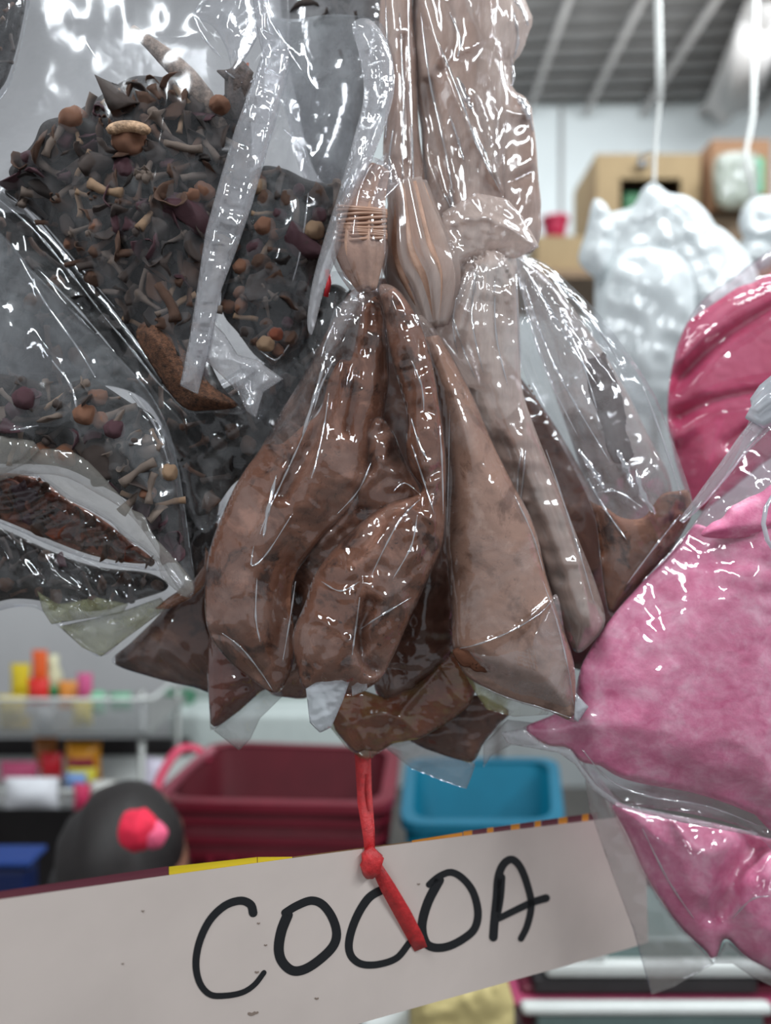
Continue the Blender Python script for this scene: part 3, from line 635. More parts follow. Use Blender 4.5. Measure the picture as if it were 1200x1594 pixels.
folds(tD, D_, [[(803,420),(806,500),(812,580)],[(812,700),(806,740),(806,778)],[(818,700),(814,745),(810,780)],[(850,700),(880,790),(905,870),(925,940)],[(700,480),(720,540),(740,590)],[(740,420),(735,500),(752,580)],[(770,430),(772,520),(790,600)],[(715,440),(705,500),(712,550)]], 1.5)
folds(tE, E_, [[(812,410),(850,470),(890,540),(930,600)],[(830,405),(880,450),(930,510),(975,580)],[(850,425),(900,475),(950,540)],[(806,430),(830,520),(860,600),(900,680)],[(816,440),(850,540),(890,620),(950,720)],[(915,745),(940,790),(975,840)],[(925,768),(960,765),(1000,790)],[(1060,800),(1020,850),(975,910)],[(870,480),(905,560),(930,640)],[(1000,600),(1030,680),(1060,770)]], 1.6)
folds(tE, E_, [[(960,700),(975,730),(985,760)],[(900,700),(925,735),(940,760)],[(990,730),(1000,770),(1020,800)]], 5.0, 3)
folds(tU[0], U1, [[(600,0),(604,120),(600,220)],[(637,-60),(636,60),(640,180),(645,320)],[(622,20),(628,160),(626,280)],[(612,200),(606,260),(618,330)]], 1.8)
folds(tU[1], U2, [[(655,20),(668,120),(690,220),(705,300)],[(680,60),(712,140),(745,230),(780,300)],[(700,180),(712,215),(722,250)],[(690,300),(704,330),(706,360)],[(740,210),(756,240),(762,262)],[(700,20),(716,60),(712,90)]], 2.0)
folds(tU[1], U2, [[(712,120),(724,150),(734,170)],[(700,295),(706,320),(708,335)]], 5, 3)
folds(tU[2], U3, [[(800,20),(806,60),(800,90)],[(795,90),(800,118),(796,135)],[(806,150),(822,175),(830,205)],[(770,240),(776,280),(784,320)],[(780,330),(810,360),(836,384)],[(800,0),(815,20),(822,40)]], 2.6)
folds(tU[2], U3, [[(806,150),(816,165),(824,185)],[(762,215),(766,240),(768,262)]], 6, 3)
# ------------------------------------------------------------------ dried spices in clear bags
SP_COL = {'black': (52,44,42), 'char': (86,74,70), 'grey': (140,124,114), 'brown': (104,76,62), 'tan': (176,144,116), 'plum': (92,60,68), 'nut': (146,102,80), 'red': (150,82,60)}
MS = {k: plain('dried_' + k, c, .6, var=.6, scale=240, bump=.8, spec=.35) for k, c in SP_COL.items()}
def ico(sub, fn):
    bm = bmesh.new(); bmesh.ops.create_icosphere(bm, subdivisions=sub, radius=1)
    V = [fn(v.co.copy()) for v in bm.verts]; Fc = [tuple(v.index for v in f.verts) for f in bm.faces]; bm.free(); return V, Fc
def vn(v, s, k): return Vector((math.sin(v.x * s + k) + math.sin(v.y * s * 1.3 + 2 * k), math.sin(v.y * s + 3 * k) + math.sin(v.z * s * 1.2 + k), math.sin(v.z * s + k * 5) + math.sin(v.x * s * 1.4)))
def g_twig(k):
    r = random.Random(k); L = 1.0; n = 7
    path = [Vector((.07 * math.sin(i * .8 + k), .05 * math.sin(i * 1.3 + 2 * k), (i / (n - 1) - .5) * 2 * L)) for i in range(n)]
    return tube(path, [.17 + .07 * r.random() + (.05 if i in (0, n - 1) else 0) for i in range(n)], 7, .8)
def g_nut(k): return ico(3, lambda v: (v * (1 - .10 * abs(math.sin(math.atan2(v.y, v.x) * (2 + k % 3) + v.z * 2 + k))) + vn(v, 2.2, k) * .09 + vn(v, 6.5, k + 1) * .035) * (0.78 if k % 2 else .85) * (1 + .25 * max(0, v.z) * (k % 3 == 0)))
def g_flake(k):
    def fn(v):
        q = v + vn(v, 2.6, k) * .16 + vn(v, 6.0, k * 2) * .07
        return Vector((q.x, q.y * .82, q.z * .16 + .3 * (q.x ** 2) * (1 if k % 2 else -1) + .2 * math.sin(q.y * 3 + k)))
    return ico(2, fn)
def g_curl(k):      # dried petal curled into an open cup
    V, Fc = [], []; nu, nv = 14, 5
    for s in (0, 1):
        for j in range(nv):
            for i in range(nu):
                a = i / (nu - 1) * 2 * math.pi * .82 + k; r = .35 + .55 * (j / (nv - 1)) ** 1.4 * (1 + .25 * math.sin(3 * a + k)) - s * .1
                V.append(Vector((r * math.cos(a), r * math.sin(a), j / (nv - 1) * 1.1 - .6 + .12 * math.sin(4 * a + k))))
    for s in (0, 1):
        for j in range(nv - 1):
            for i in range(nu - 1):
                a = s * nu * nv + j * nu + i; q = (a, a + 1, a + nu + 1, a + nu); Fc.append(q if s == 0 else q[::-1])
    for i in range(nu - 1): a = (nv - 1) * nu + i; b = a + nu * nv; Fc.append((a, a + 1, b + 1, b)); a = i; b = i + nu * nv; Fc.append((a + 1, a, b, b + 1))
    for j in range(nv - 1):
        a = j * nu; b = a + nu * nv; Fc.append((a, a + nu, b + nu, b)); a += nu - 1; b += nu - 1; Fc.append((a + nu, a, b, b + nu))
    return V, Fc
def g_clove(k):     # stem with a four-lobed head in one skin
    V, Fc = [], []; prof = [(-1, .05), (-.95, .13), (-.3, .15), (.2, .2), (.45, .26), (.6, .5), (.66, .46), (.62, .24), (.8, .32), (.98, .25), (1.05, .02)]; n = 12
    for j, (z, r) in enumerate(prof):
        for i in range(n):
            a = 2 * math.pi * i / n; q = r * (1 + (.35 * math.cos(4 * a) if j in (5, 6) else 0)); V.append(Vector((q * math.cos(a) + .06 * math.sin(z * 2 + k), q * math.sin(a), z)))
    for j in range(len(prof) - 1):
        for i in range(n): i2 = (i + 1) % n; Fc.append((j * n + i, j * n + i2, (j + 1) * n + i2, (j + 1) * n + i))
    Fc.append(tuple(range(n))[::-1]); Fc.append(tuple((len(prof) - 1) * n + i for i in range(n))); return V, Fc
GEN = {'twig': (g_twig, 'dried_twig'), 'nut': (g_nut, 'dried_berry'), 'flake': (g_flake, 'bark_flake'), 'curl': (g_curl, 'dried_petal'), 'clove': (g_clove, 'clove_bud')}
MESHES = {}
def spice_mesh(kind, var, colr):
    key = (kind, var, colr)
    if key not in MESHES:
        v, f = GEN[kind][0](var)
        me = bpy.data.meshes.new(GEN[kind][1]); me.from_pydata([tuple(p) for p in v], [], f)
        me.polygons.foreach_set('use_smooth', [True] * len(me.polygons)); me.materials.append(MS[colr]); MESHES[key] = me
    return MESHES[key]
WORD = {'twig': 'stick', 'nut': 'berry', 'flake': 'bark flake', 'curl': 'curled petal', 'clove': 'bud'}
CW = {'black': 'black', 'char': 'charcoal', 'grey': 'grey', 'brown': 'brown', 'tan': 'tan', 'plum': 'plum-coloured', 'nut': 'chestnut-brown', 'red': 'reddish'}
def piece(kind, var, colr, loc, size, rot, where, label=None, group=True, stretch=None, lie=''):
    o = bpy.data.objects.new(GEN[kind][1], spice_mesh(kind, var, colr)); COL.objects.link(o)
    o.location = loc; o.rotation_euler = rot; o.scale = (size, size, size) if stretch is None else (size * stretch, size * stretch, size)
    pl_ = WORD[kind].replace('berry', 'berrie') + 's'
    tag(o, label or '%sdried %s %s %s' % (lie, CW[colr], WORD[kind], where), 'spice', None if label else '%s%s %s %s' % (lie, CW[colr], pl_, where))
    return o
def fill_spice(pil, region, n, where, sizes=(9, 17), mix=None, seed=1, lift=0, cols=None, margin=9):
    """pieces spread evenly over the visible face of the bag's contents"""
    r = random.Random(seed); reg = spline(region, 5, True); x0, y0 = reg.min(axis=0); x1, y1 = reg.max(axis=0)
    pts = []; tries = 0
    gap = 0.80 * math.sqrt(abs(np.sum(reg[:, 0] * np.roll(reg[:, 1], 1) - reg[:, 1] * np.roll(reg[:, 0], 1))) / 2 / n)
    while len(pts) < n and tries < 6000:
        tries += 1; x, y = r.uniform(x0, x1), r.uniform(y0, y1)
        if tries > 3000: gap *= .999
        if not (-45 < x < 1200 and y > -45) or any((x - a) ** 2 + (y - b) ** 2 < gap * gap for a, b in pts): continue
        xa, ya = np.array([x]), np.array([y])
        if inside(xa, ya, reg)[0] and seg_dist(xa, ya, reg)[0][0] > margin: pts.append((x, y))
    mix = mix or ['twig'] * 5 + ['flake'] * 6 + ['nut'] * 2 + ['curl'] * 3 + ['clove'] * 4
    cols = cols or {'twig': ['grey', 'brown', 'char', 'tan'], 'flake': ['char', 'black', 'plum', 'brown', 'char'], 'nut': ['nut', 'brown', 'char', 'plum'], 'curl': ['char', 'plum', 'brown', 'black'], 'clove': ['char', 'brown', 'black', 'grey']}
    m = pil.d / F
    for x, y in pts:
        k = r.choice(mix); c = r.choice(cols[k]); sz = r.uniform(*sizes) * {'twig': 1.25, 'clove': 1.15, 'nut': .85, 'flake': 1.1, 'curl': .95}[k]
        p = pil.surface(x, y, -sz * .15 + lift)
        rot = (r.uniform(.9, 2.2), r.uniform(0, 6.28), r.uniform(-.5, .5)) if k in ('twig', 'clove') else (r.uniform(0, 6.28), r.uniform(0, 6.28), r.uniform(0, 6.28))
        if k in ('twig', 'clove'): rot = (r.uniform(-.5, .5), r.uniform(0, 6.28), 0)
        ty = (y - y0) / (y1 - y0 + 1e-6); tx = (x - x0) / (x1 - x0 + 1e-6)
        zone = ('high ', 'midway ', 'low ')[min(2, int(ty * 3))]
        if n > 60: zone += ('towards its outer side ', 'at its centre ', 'towards the cocoa bags ')[min(2, int(tx * 3))]
        lie = ''
        if k in ('twig', 'clove'):
            a_ = abs(math.sin(rot[1])); lie = 'upright ' if a_ < .38 else ('level ' if a_ > .92 else 'slanting ')
        elif sz > sizes[1] * .8: lie = 'larger '
        piece(k, r.randrange(5), c, p, sz * m, rot, zone + where, lie=lie)
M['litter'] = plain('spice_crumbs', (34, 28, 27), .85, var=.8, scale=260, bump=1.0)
M['litter_brown'] = plain('brown_spice_crumbs', (92, 60, 42), .85, var=.8, scale=420, bump=1.0)
def spice_bag(name, label, pil, region, film, where, n, top, step=4.5, cap=26, **kw):
    t = thing(name, label, 'bag', P(*top, pil.d), 'bags of dried spices')
    core = pil.mesh('spice_crumbs', kw.pop('core', M['litter']), t, step, region, cap=cap, film=False, sink=15, hug=False)
    core['kind'] = 'stuff'
    pil.mesh('bag_film', film, t, step, shell=kw.pop('shell', 4.0))
    fill_spice(pil, region, n, where, lift=-1.0, **kw)
    return t
# S1: the big upper bag
S1 = Pillow([(-60,-80),(200,-110),(420,-60),(452,70),(440,150),(412,250),(385,350),(352,450),(330,540),(352,600),(382,642),(330,642),(285,638),(240,580),(190,512),(140,450),(90,390),(40,335),(-60,290)],
    .446, T=50, R=150, seed=41, lump=2.5, crum=(2.2, 150), tilt=(0, 0),
    creases=[([(0,310),(100,400),(200,520),(290,630)], 16, -12), ([(310,30),(345,80),(375,120),(420,60)], 6, 9, 'r'), ([(240,60),(330,50),(400,0)],8,6,'r'), ([(260,150),(240,280),(210,400)],8,6,'r')])
R1 = [(18,282),(15,262),(50,225),(68,190),(110,178),(140,160),(185,130),(215,118),(262,122),(300,140),(330,160),(362,150),(385,165),(392,230),(380,320),(360,400),(338,470),(322,540),(345,600),(372,634),(330,634),(290,628),(240,568),(190,500),(140,440),(90,380),(45,328),(8,302)]
tS1 = spice_bag('spice_bag', 'large upper clear bag of mixed dark dried spices with a long stick poking up', S1, R1, M['film_smooth'], 'in the large upper spice bag', 200, (200,-60), seed=3, sizes=(14, 25))
m1 = .446 / F
def special(kind, var, colr, x, y, sz, rot, label, lift=6, pil=S1, stretch=None):
    return piece(kind, var, colr, pil.surface(x, y, lift), sz * pil.d / F, rot, '', label, stretch=stretch)
v, f = tube([S1.surface(206,46,-14), S1.surface(232,66,-14), S1.surface(262,92,-13), S1.surface(292,122,-12), S1.surface(318,152,-10), S1.surface(345,200,-8)], [.0028,.0036,.0055,.0062,.0056,.004], 12, .8)
tag(mk('spice_stick', v, f, MS['grey']), 'long tapering brown stick poking up out of the large upper spice bag contents', 'spice')
v, f = tube([S1.surface(372,100,-10), S1.surface(376,118,-8), S1.surface(368,150,-6), S1.surface(362,185,-6)], [.003,.0075,.0055,.004], 12, .8, 5, .25, 1)
fl = mk('dried_flower', v, f, MS['char']); tag(fl, 'dark dried flower head with pointed lobes beside the long stick', 'spice')
for (dx, dy, a) in ((-34, -2, 0), (14, -14, 1), (20, 6, 2)):
    v, f = tube([S1.surface(372, 112, -8), S1.surface(372 + dx * .6, 112 + dy * .4 + 6, -6), S1.surface(372 + dx, 112 + dy, -8)], [.003, .0034, .0006], 8, .5); mk('petal', v, f, MS['char'] if a != 1 else MS['red'], fl)
nt_ = special('nut', 1, 'nut', 200, 218, 32, (0, .5, 0), 'round chestnut-brown berry with a pale split cap in the large upper bag', 4)
v, f = tube([S1.surface(200 + 28 * math.cos(a), 207 - 19 * math.sin(a) * .55, 24 + 0 * a) for a in np.linspace(-.1, math.pi + .1, 12)], [.0015] + [.0032] * 10 + [.0015], 8, .9)
cp = mk('pale_cap', v, f, MS['tan']); w_ = cp.location.copy(); cp.parent = nt_; cp.matrix_parent_inverse = nt_.matrix_basis.inverted() if False else Matrix.LocRotScale(nt_.location, nt_.rotation_euler, nt_.scale).inverted()
special('twig', 2, 'tan', 165, 295, 26, (0, -1.25, 0), 'tan stick lying level in the large upper spice bag', 6, stretch=1.3)
special('twig', 3, 'grey', 285, 228, 28, (0, -1.45, 0), 'grey stick near the top of the large upper spice bag', 8)
special('twig', 1, 'grey', 340, 410, 40, (0, .38, 0), 'long rough grey stick behind the milky seal strip', 5, stretch=1.3)
special('curl', 2, 'brown', 268, 310, 26, (1.2, .5, 0), 'open brown curled husk with a pale rim in the large upper bag', 8)
special('flake', 2, 'plum', 305, 330, 40, (1.4, .3, .6), 'big purple-tinged flake beside the milky seal strip', 3)
special('flake', 3, 'char', 190, 150, 40, (1.3, .5, .2), 'broad dark bark flake at the top of the heap in the large bag', 3)
special('twig', 4, 'grey', 85, 215, 30, (0, .45, 0), 'grey stick sticking up at the edge of the large spice bag heap', 3)
special('twig', 0, 'brown', 262, 470, 30, (0, -.35, 0), 'upright two-tone brown stick low in the large upper spice bag', 6, stretch=1.3)
special('nut', 3, 'nut', 340, 165, 20, (0, 1.2, 0), 'reddish cut husk under the dried flower head', 6)
# brown litter at the bottom tip of the large bag
q = Pillow([(215,520),(250,500),(300,560),(330,600),(372,632),(330,640),(286,634),(240,572)], .443, T=36, R=60, seed=44, lump=7)
o = q.mesh('fine_crumbs', M['litter_brown'], tS1, 3.2, film=False); o['kind'] = 'stuff'; o.location.y -= .004
# milky seal strip
sl = Pillow([(396,-60),(416,20),(414,48),(452,72),(447,108),(430,180),(412,250),(392,320),(368,390),(345,450),(335,500),(322,560),(308,614),(280,600),(296,520),(308,440),(320,360),(342,280),(366,200),(392,130),(408,82),(400,50),(385,-60)],
    .412, T=7, R=14, Tb=3, seed=46, crum=(4, 40), sm=False, creases=[([(412,90),(390,180),(358,270),(335,360),(318,450),(300,590)],3,5,'r'),([(440,110),(410,220),(380,320),(350,420)],3,4,'r')])
sl.mesh('seal_strip', M['film_seal'], tS1, 3)
q = Pillow([(330,500),(350,520),(370,552),(400,560),(441,590),(410,610),(398,650),(384,640),(370,610),(345,585),(318,560)], .418, T=14, R=22, Tb=3, seed=47, crum=(12, 34), sm=False)
q.mesh('crumpled_corner', M['film_milk'], tS1, 2.6)
q = Pillow([(300,20),(330,40),(352,75),(365,110),(400,60),(408,20),(398,-40),(360,-40)], .414, T=12, R=30, Tb=3, seed=48, crum=(10, 50))
q.mesh('crumpled_fold', M['film'], tS1, 3)
# S2: bag beside it
S2 = Pillow([(410,-60),(430,25),(520,22),(588,32),(606,70),(612,120),(600,190),(575,260),(548,330),(520,400),(500,460),(470,540),(440,600),(400,660),(385,620),(372,570),(345,520),(330,470),(350,380),(380,260),(405,140)],
    .455, T=42, R=90, seed=51, lump=6, crum=(3, 80), creases=[([(432,590),(470,560),(500,460)],6,8,'r')])
R2 = [(400,262),(440,262),(480,280),(520,288),(540,300),(524,360),(500,420),(488,480),(462,530),(432,570),(400,556),(372,520),(345,480),(352,400),(380,310)]
tS2 = spice_bag('spice_bag', 'hazy clear bag of dark berries and sticks beside the banded cocoa neck', S2, R2, M['film_grey'], 'in the hazy spice bag', 55, (500,-40), seed=5, sizes=(13, 22), mix=['nut'] * 6 + ['twig'] * 3 + ['flake'] * 3 + ['clove'] * 2)
for (x, y, s, c, l) in ((412,352,20,'nut','round brown berry in the middle of the hazy spice bag'),(376,415,17,'nut','shiny chestnut-brown berry beside the grey stick in the hazy bag'),(488,358,20,'tan','pale tan split berry near the banded cocoa neck'),(400,290,18,'tan','pale berry at the top of the heap beside the seal strip'),(413,535,17,'tan','light tan berry kernel low in the hazy spice bag'),(428,520,15,'red','dark open husk wrapped behind the light tan kernel')):
    special('nut', 1, c, x, y, s, (0, .4, .3), l, 4, S2)
special('flake', 1, 'plum', 470, 380, 30, (1.5, .6, .3), 'purple dried petal strip across the hazy bag', 3, S2)
q = Pillow([(430,-30),(520,-10),(560,-20),(556,30),(560,75),(520,85),(470,60),(440,30)], .50, T=14, R=30, seed=53, lump=4)
tt = thing('spice_bag', 'blurred dark spice bag hanging behind the hazy one at the top', 'bag', P(500,-60,.5), 'bags of dried spices')
Q2 = Pillow([(420,-80),(600,-80),(596,120),(560,300),(500,320),(450,200)], .50, T=24, R=60, seed=54)
Q2.mesh('bag_film', M['film_milk'], tt, 6); oq = Q2.mesh('spice_crumbs', M['litter'], tt, 5, [(440,-60),(590,-60),(588,110),(560,240),(510,290),(470,200)], cap=20, film=False, sink=12, hug=False); oq['kind'] = 'stuff'
for k, (a, b) in enumerate(((480,10),(520,0),(545,30),(560,60),(530,100),(500,30),(540,130))): special('flake', k % 5, 'char', a, b, 24, (k, k * 2, k), 'blurred dark flake in the spice bag behind, at the top edge' if k == 0 else None, -14, Q2) if k == 0 else piece('flake', k % 5, 'char', Q2.surface(a, b, -14), 22 * .5 / F, (k, 2 * k, k), 'in the blurred bag behind')
rl = Pillow([(548,38),(575,30),(600,60),(613,105),(612,150),(596,205),(570,270),(545,340),(524,400),(505,450),(486,520),(478,500),(486,440),(505,370),(530,290),(552,210),(566,150),(560,90)],
    .424, T=12, R=16, Tb=6, seed=56, crum=(4, 34), creases=[([(570,60),(592,120),(580,200),(540,310),(500,440)],4,7,'r')])
rl.mesh('rolled_edge', M['film_milk'], tS2, 3)  # the roll's highlight is put into its milky haze
# S6: dark bag between
S6 = Pillow([(-50,285),(20,300),(70,352),(120,410),(180,480),(240,560),(290,622),(330,600),(420,540),(500,430),(556,440),(566,520),(510,640),(445,730),(380,755),(345,800),(320,830),(295,800),(280,740),(255,680),(215,620),(160,560),(140,600),(60,640),(-50,640)],
    .466, T=26, R=50, seed=61, lump=5, crum=(5, 60), creases=[([(100,470),(200,580),(270,690)],7,9,'r'),([(300,720),(340,690),(380,660)],6,9,'r')])
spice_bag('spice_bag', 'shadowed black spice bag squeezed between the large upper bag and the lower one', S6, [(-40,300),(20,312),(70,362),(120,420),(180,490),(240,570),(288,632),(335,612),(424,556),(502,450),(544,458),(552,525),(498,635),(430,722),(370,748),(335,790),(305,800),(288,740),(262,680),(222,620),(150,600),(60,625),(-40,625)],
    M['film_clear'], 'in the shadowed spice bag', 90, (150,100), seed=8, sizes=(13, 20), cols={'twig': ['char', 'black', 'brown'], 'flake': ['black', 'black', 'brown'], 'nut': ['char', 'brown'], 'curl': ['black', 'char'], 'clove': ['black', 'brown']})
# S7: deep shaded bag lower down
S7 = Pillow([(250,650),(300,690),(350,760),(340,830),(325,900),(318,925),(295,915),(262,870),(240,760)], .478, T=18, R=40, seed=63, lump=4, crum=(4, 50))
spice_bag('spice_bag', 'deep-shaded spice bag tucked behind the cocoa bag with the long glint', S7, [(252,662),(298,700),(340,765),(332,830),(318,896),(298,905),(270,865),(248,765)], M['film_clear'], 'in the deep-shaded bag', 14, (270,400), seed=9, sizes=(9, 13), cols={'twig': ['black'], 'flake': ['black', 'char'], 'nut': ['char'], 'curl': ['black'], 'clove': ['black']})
# S3: lower bag with chestnut berries
S3 = Pillow([(-70,330),(0,362),(50,420),(110,480),(170,540),(225,600),(255,650),(272,700),(285,770),(296,850),(304,912),(290,930),(262,895),(240,852),(200,800),(150,768),(90,740),(0,740),(-70,740)],
    .430, T=46, R=110, seed=71, lump=3, crum=(3, 90), creases=[([(-40,660),(20,668),(52,690),(0,735)],6,8,'r'),([(60,520),(110,600),(130,680)],7,6,'r'),([(150,560),(220,640),(255,740)],7,6,'r')])
R3 = [(-50,590),(20,585),(90,600),(140,590),(200,625),(240,650),(262,705),(276,770),(288,840),(284,872),(262,870),(240,835),(205,785),(150,752),(90,726),(0,722),(-50,722)]
tS3 = spice_bag('spice_bag', 'lower clear spice bag with chestnut-brown berries, overlapping the reddish bag', S3, R3, M['film_grey'], 'in the lower spice bag', 70, (0,300), seed=12, sizes=(13, 22), cols={'twig': ['grey', 'tan', 'grey'], 'flake': ['char', 'plum', 'grey'], 'nut': ['nut', 'plum'], 'curl': ['char', 'plum', 'grey'], 'clove': ['grey', 'char']})
for (x, y, s, c, l) in ((132,645,22,'nut','smooth tan-brown berry near the middle of the lower spice bag'),(178,668,20,'plum','plum-brown berry beside the grey flake in the lower bag'),(68,705,24,'nut','pale brown berry resting on the milky film edge'),(104,708,24,'nut','glossy brown berry just above the milky film edge'),(40,620,24,'plum','dusky berry under the hazy film at the frame edge'),(262,735,18,'tan','tan berry at the narrow end of the lower spice bag')):
    special('nut', 1, c, x, y, s, (0, .4, .8), l, 5, S3)
special('flake', 0, 'char', 160, 715, 34, (1.5, .2, .2), 'rough slate-grey flake in the middle of the lower spice bag', 5, S3)
for (x, y, s, a, l) in ((215,735,30,1.0,'pale grey-brown stick slanting up in the lower bag'),(212,775,32,.85,'thicker grey stick under the pale slanting one'),(235,760,24,.2,'short upright stick between two berries in the lower bag')):
    special('twig', 2, 'grey', x, y, s, (0, a, 0), l, 6, S3)
q = Pillow([(-60,742),(0,728),(46,712),(62,700),(100,700),(132,716),(170,748),(196,782),(222,800),(240,830),(268,868),(300,905),(292,930),(262,910),(236,868),(196,835),(150,800),(104,775),(62,742),(20,745),(-60,760)], .414, T=2.5, R=12, Tb=1, seed=73, crum=(2, 36), wob=4)
M['edge_film'] = film_mat('milky_edge_film', haze=.24, hcol=(176,172,164), patch=.14, gloss=.05, bump=.2)
q.mesh('film_edge', M['edge_film'], tS3, 3)
q = Pillow([(-60,668),(0,678),(52,686),(62,700),(40,722),(0,740),(-60,745)], .412, T=6, R=14, Tb=2, seed=74, crum=(3, 50), sm=False)
q.mesh('film_flap', M['edge_film'], tS3, 3)
# S4: reddish bag under it
S4 = Pillow([(-70,735),(0,728),(60,738),(110,772),(160,800),(205,835),(240,862),(262,888),(200,884),(140,872),(80,850),(0,815),(-70,800)], .452, T=22, R=30, seed=76, lump=3, crum=(7, 26, 1.0, .6))
spice_bag('spice_bag', 'reddish-brown spice bag seen edge-on below the milky film edge', S4, [(-60,742),(0,736),(58,745),(106,778),(156,806),(200,840),(234,866),(240,876),(200,876),(142,864),(82,842),(0,808),(-60,792)], M['film'], 'in the reddish bag', 42, (0,500), seed=14, sizes=(11, 17), core=plain('red_crumbs', (140, 88, 68), .8, var=.6, scale=240, bump=.8),
    cols={'twig': ['brown', 'red'], 'flake': ['red', 'brown', 'red', 'plum'], 'nut': ['red'], 'curl': ['red', 'brown'], 'clove': ['brown']}, shell=3)
# S5: lowest bag, yellow-green reflections painted into its film tabs
S5 = Pillow([(-70,800),(0,812),(80,848),(150,872),(240,885),(300,915),(322,850),(326,870),(300,925),(262,945),(230,962),(196,992),(160,1022),(130,1008),(90,975),(66,952),(30,944),(-70,952)], .474, T=28, R=50, seed=78, lump=4, crum=(9, 45))
tS5 = spice_bag('spice_bag', 'lowest spice bag with yellow-green reflections and a pale pointed corner', S5, [(-60,812),(0,822),(80,858),(150,882),(232,892),(262,915),(210,935),(160,950),(110,950),(66,936),(20,932),(-60,938)], M['film_clear'], 'in the lowest spice bag', 34, (0,600), seed=15, sizes=(10, 16), core=plain('dark_crumbs', (40, 33, 30), .85, var=.7, scale=200, bump=.8), cols={'twig': ['char', 'brown'], 'flake': ['black', 'brown', 'plum'], 'nut': ['brown'], 'curl': ['black', 'plum'], 'clove': ['char']})
M['film_reflection'] = film_mat('yellow_reflection_film', haze=.38, hcol=(188,190,146), patch=.3, gloss=.05, bump=.2, patchscale=40)  # yellow-green reflections put into the film's colour
tab(tS5, [(92,975),(150,962),(200,948),(250,930),(262,945),(215,980),(158,1022),(128,1008)], .470, mat=M['film_reflection'], crum=(6,40), name='film_corner')
tab(tS5, [(58,920),(90,940),(150,930),(200,940),(190,955),(120,965),(80,972),(66,950)], .462, mat=M['film_reflection'], crum=(8,24), name='film_fold')
tab(tS5, [(240,948),(262,930),(300,905),(318,880),(320,850),(328,872),(318,912),(296,932),(262,948)], .463, mat=film_mat('amber_film', haze=.45, hcol=(178,120,84), patch=.2), crum=(4,30))
# S0: sliver at the top corner
S0 = Pillow([(-60,-60),(30,-60),(46,-10),(40,40),(26,100),(4,150),(-60,200)], .44, T=22, R=30, seed=79)
spice_bag('spice_bag', 'sliver of a spice bag with pale sticks in the top corner of the view', S0, [(-55,-50),(24,-50),(40,-8),(34,40),(20,96),(0,140),(-55,180)], M['film'], 'in the corner bag', 16, (-10,-70), seed=16, sizes=(9, 14), mix=['twig'] * 4 + ['flake'])
# ------------------------------------------------------------------ pink bags
def pink_mat(name, a, b, c, sub=.25, sc=60, grain=.4):
    m, nt, N = nodes(name); L = nt.links.new; p = N('ShaderNodeBsdfPrincipled'); o = N('ShaderNodeOutputMaterial'); L(p.outputs[0], o.inputs[0])
    f = noise(nt, sc, 8, .68, None, .3); L(ramp(nt, f, [(.32, lin(*a)), (.5, lin(*b)), (.66, lin(*c))]), p.inputs['Base Color'])
    p.inputs['Roughness'].default_value = .55; p.inputs['Subsurface Weight'].default_value = sub; p.inputs['Subsurface Radius'].default_value = (.006, .003, .004)
    bp = N('ShaderNodeBump'); bp.inputs['Strength'].default_value = grain; bp.inputs['Distance'].default_value = .001
    L(noise(nt, 420, 5, .7), bp.inputs['Height']); L(bp.outputs[0], p.inputs['Normal']); return m
M['pink'] = pink_mat('pink_sugar', (214, 100, 146), (230, 138, 174), (242, 178, 202))
M['pink_deep'] = pink_mat('deep_pink_powder', (186, 52, 92), (200, 72, 112), (208, 86, 124), .2, 20, .1)
M['film_pink'] = film_mat('film_on_pink', haze=.04, hcol=(235, 190, 208), patch=.12, gloss=.09, bump=.35, bscale=110)
GP = 'pink powder bags'
P1 = Pillow([(1290,340),(1200,388),(1150,425),(1090,470),(1056,530),(1042,590),(1038,650),(1048,710),(1064,760),(1084,800),(1130,770),(1190,720),(1290,640)], .56, T=60, R=110, seed=81, sm=True,
    creases=[([(1050,600),(1110,540),(1200,480),(1290,440)],12,-26),([(1060,650),(1130,620),(1200,605),(1290,600)],14,-30),([(1060,560),(1120,500),(1200,455)],8,14,'r'),([(1050,680),(1100,640),(1180,640)],14,16),([(1130,690),(1170,660),(1200,630)],10,-18),([(1080,500),(1140,460),(1200,440)],8,-10)], crum=(2, 110), tilt=(0,0))
bag('pink_bag', 'upper deep-pink smooth powder bag with curved folds beside the white plastic bags', 'bag', P1, M['pink_deep'], M['film_pink'], [(1280,370),(1200,425),(1150,452),(1100,490),(1064,540),(1050,595),(1046,650),(1056,710),(1070,755),(1088,785),(1130,758),(1190,708),(1280,640)], (1250,0), GP, step=5, pname='pink_powder')
P2 = Pillow([(1290,560),(1200,612),(1172,640),(1150,700),(1120,752),(1086,806),(1046,856),(1000,905),(955,955),(912,1020),(900,1050),(890,1090),(860,1112),(812,1135),(850,1160),(884,1166),(905,1190),(930,1222),(965,1248),(1010,1258),(1070,1266),(1130,1280),(1175,1296),(1290,1340)],
    .462, T=74, R=190, seed=83, lump=6, crum=(3, 90), creases=[([(905,1190),(960,1215),(1080,1248),(1200,1290)],7,-10),([(1086,806),(1140,790),(1200,750)],8,7,'r'),([(930,1190),(1000,1215),(1100,1240),(1200,1270)],3,5,'r')])
tP2 = bag('pink_bag', 'large front bag of grainy light-pink sugar pressing against the cocoa bags', 'bag', P2, M['pink'], M['film_pink'],
    [(1290,760),(1250,765),(1205,778),(1170,790),(1140,800),(1110,820),(1078,828),(1048,862),(1002,912),(960,962),(916,1024),(904,1054),(896,1088),(864,1116),(822,1135),(852,1156),(886,1162),(920,1180),(960,1208),(1010,1222),(1070,1232),(1130,1250),(1175,1268),(1290,1310)], (1230,500), GP, step=5, pname='pink_sugar', cap=60)
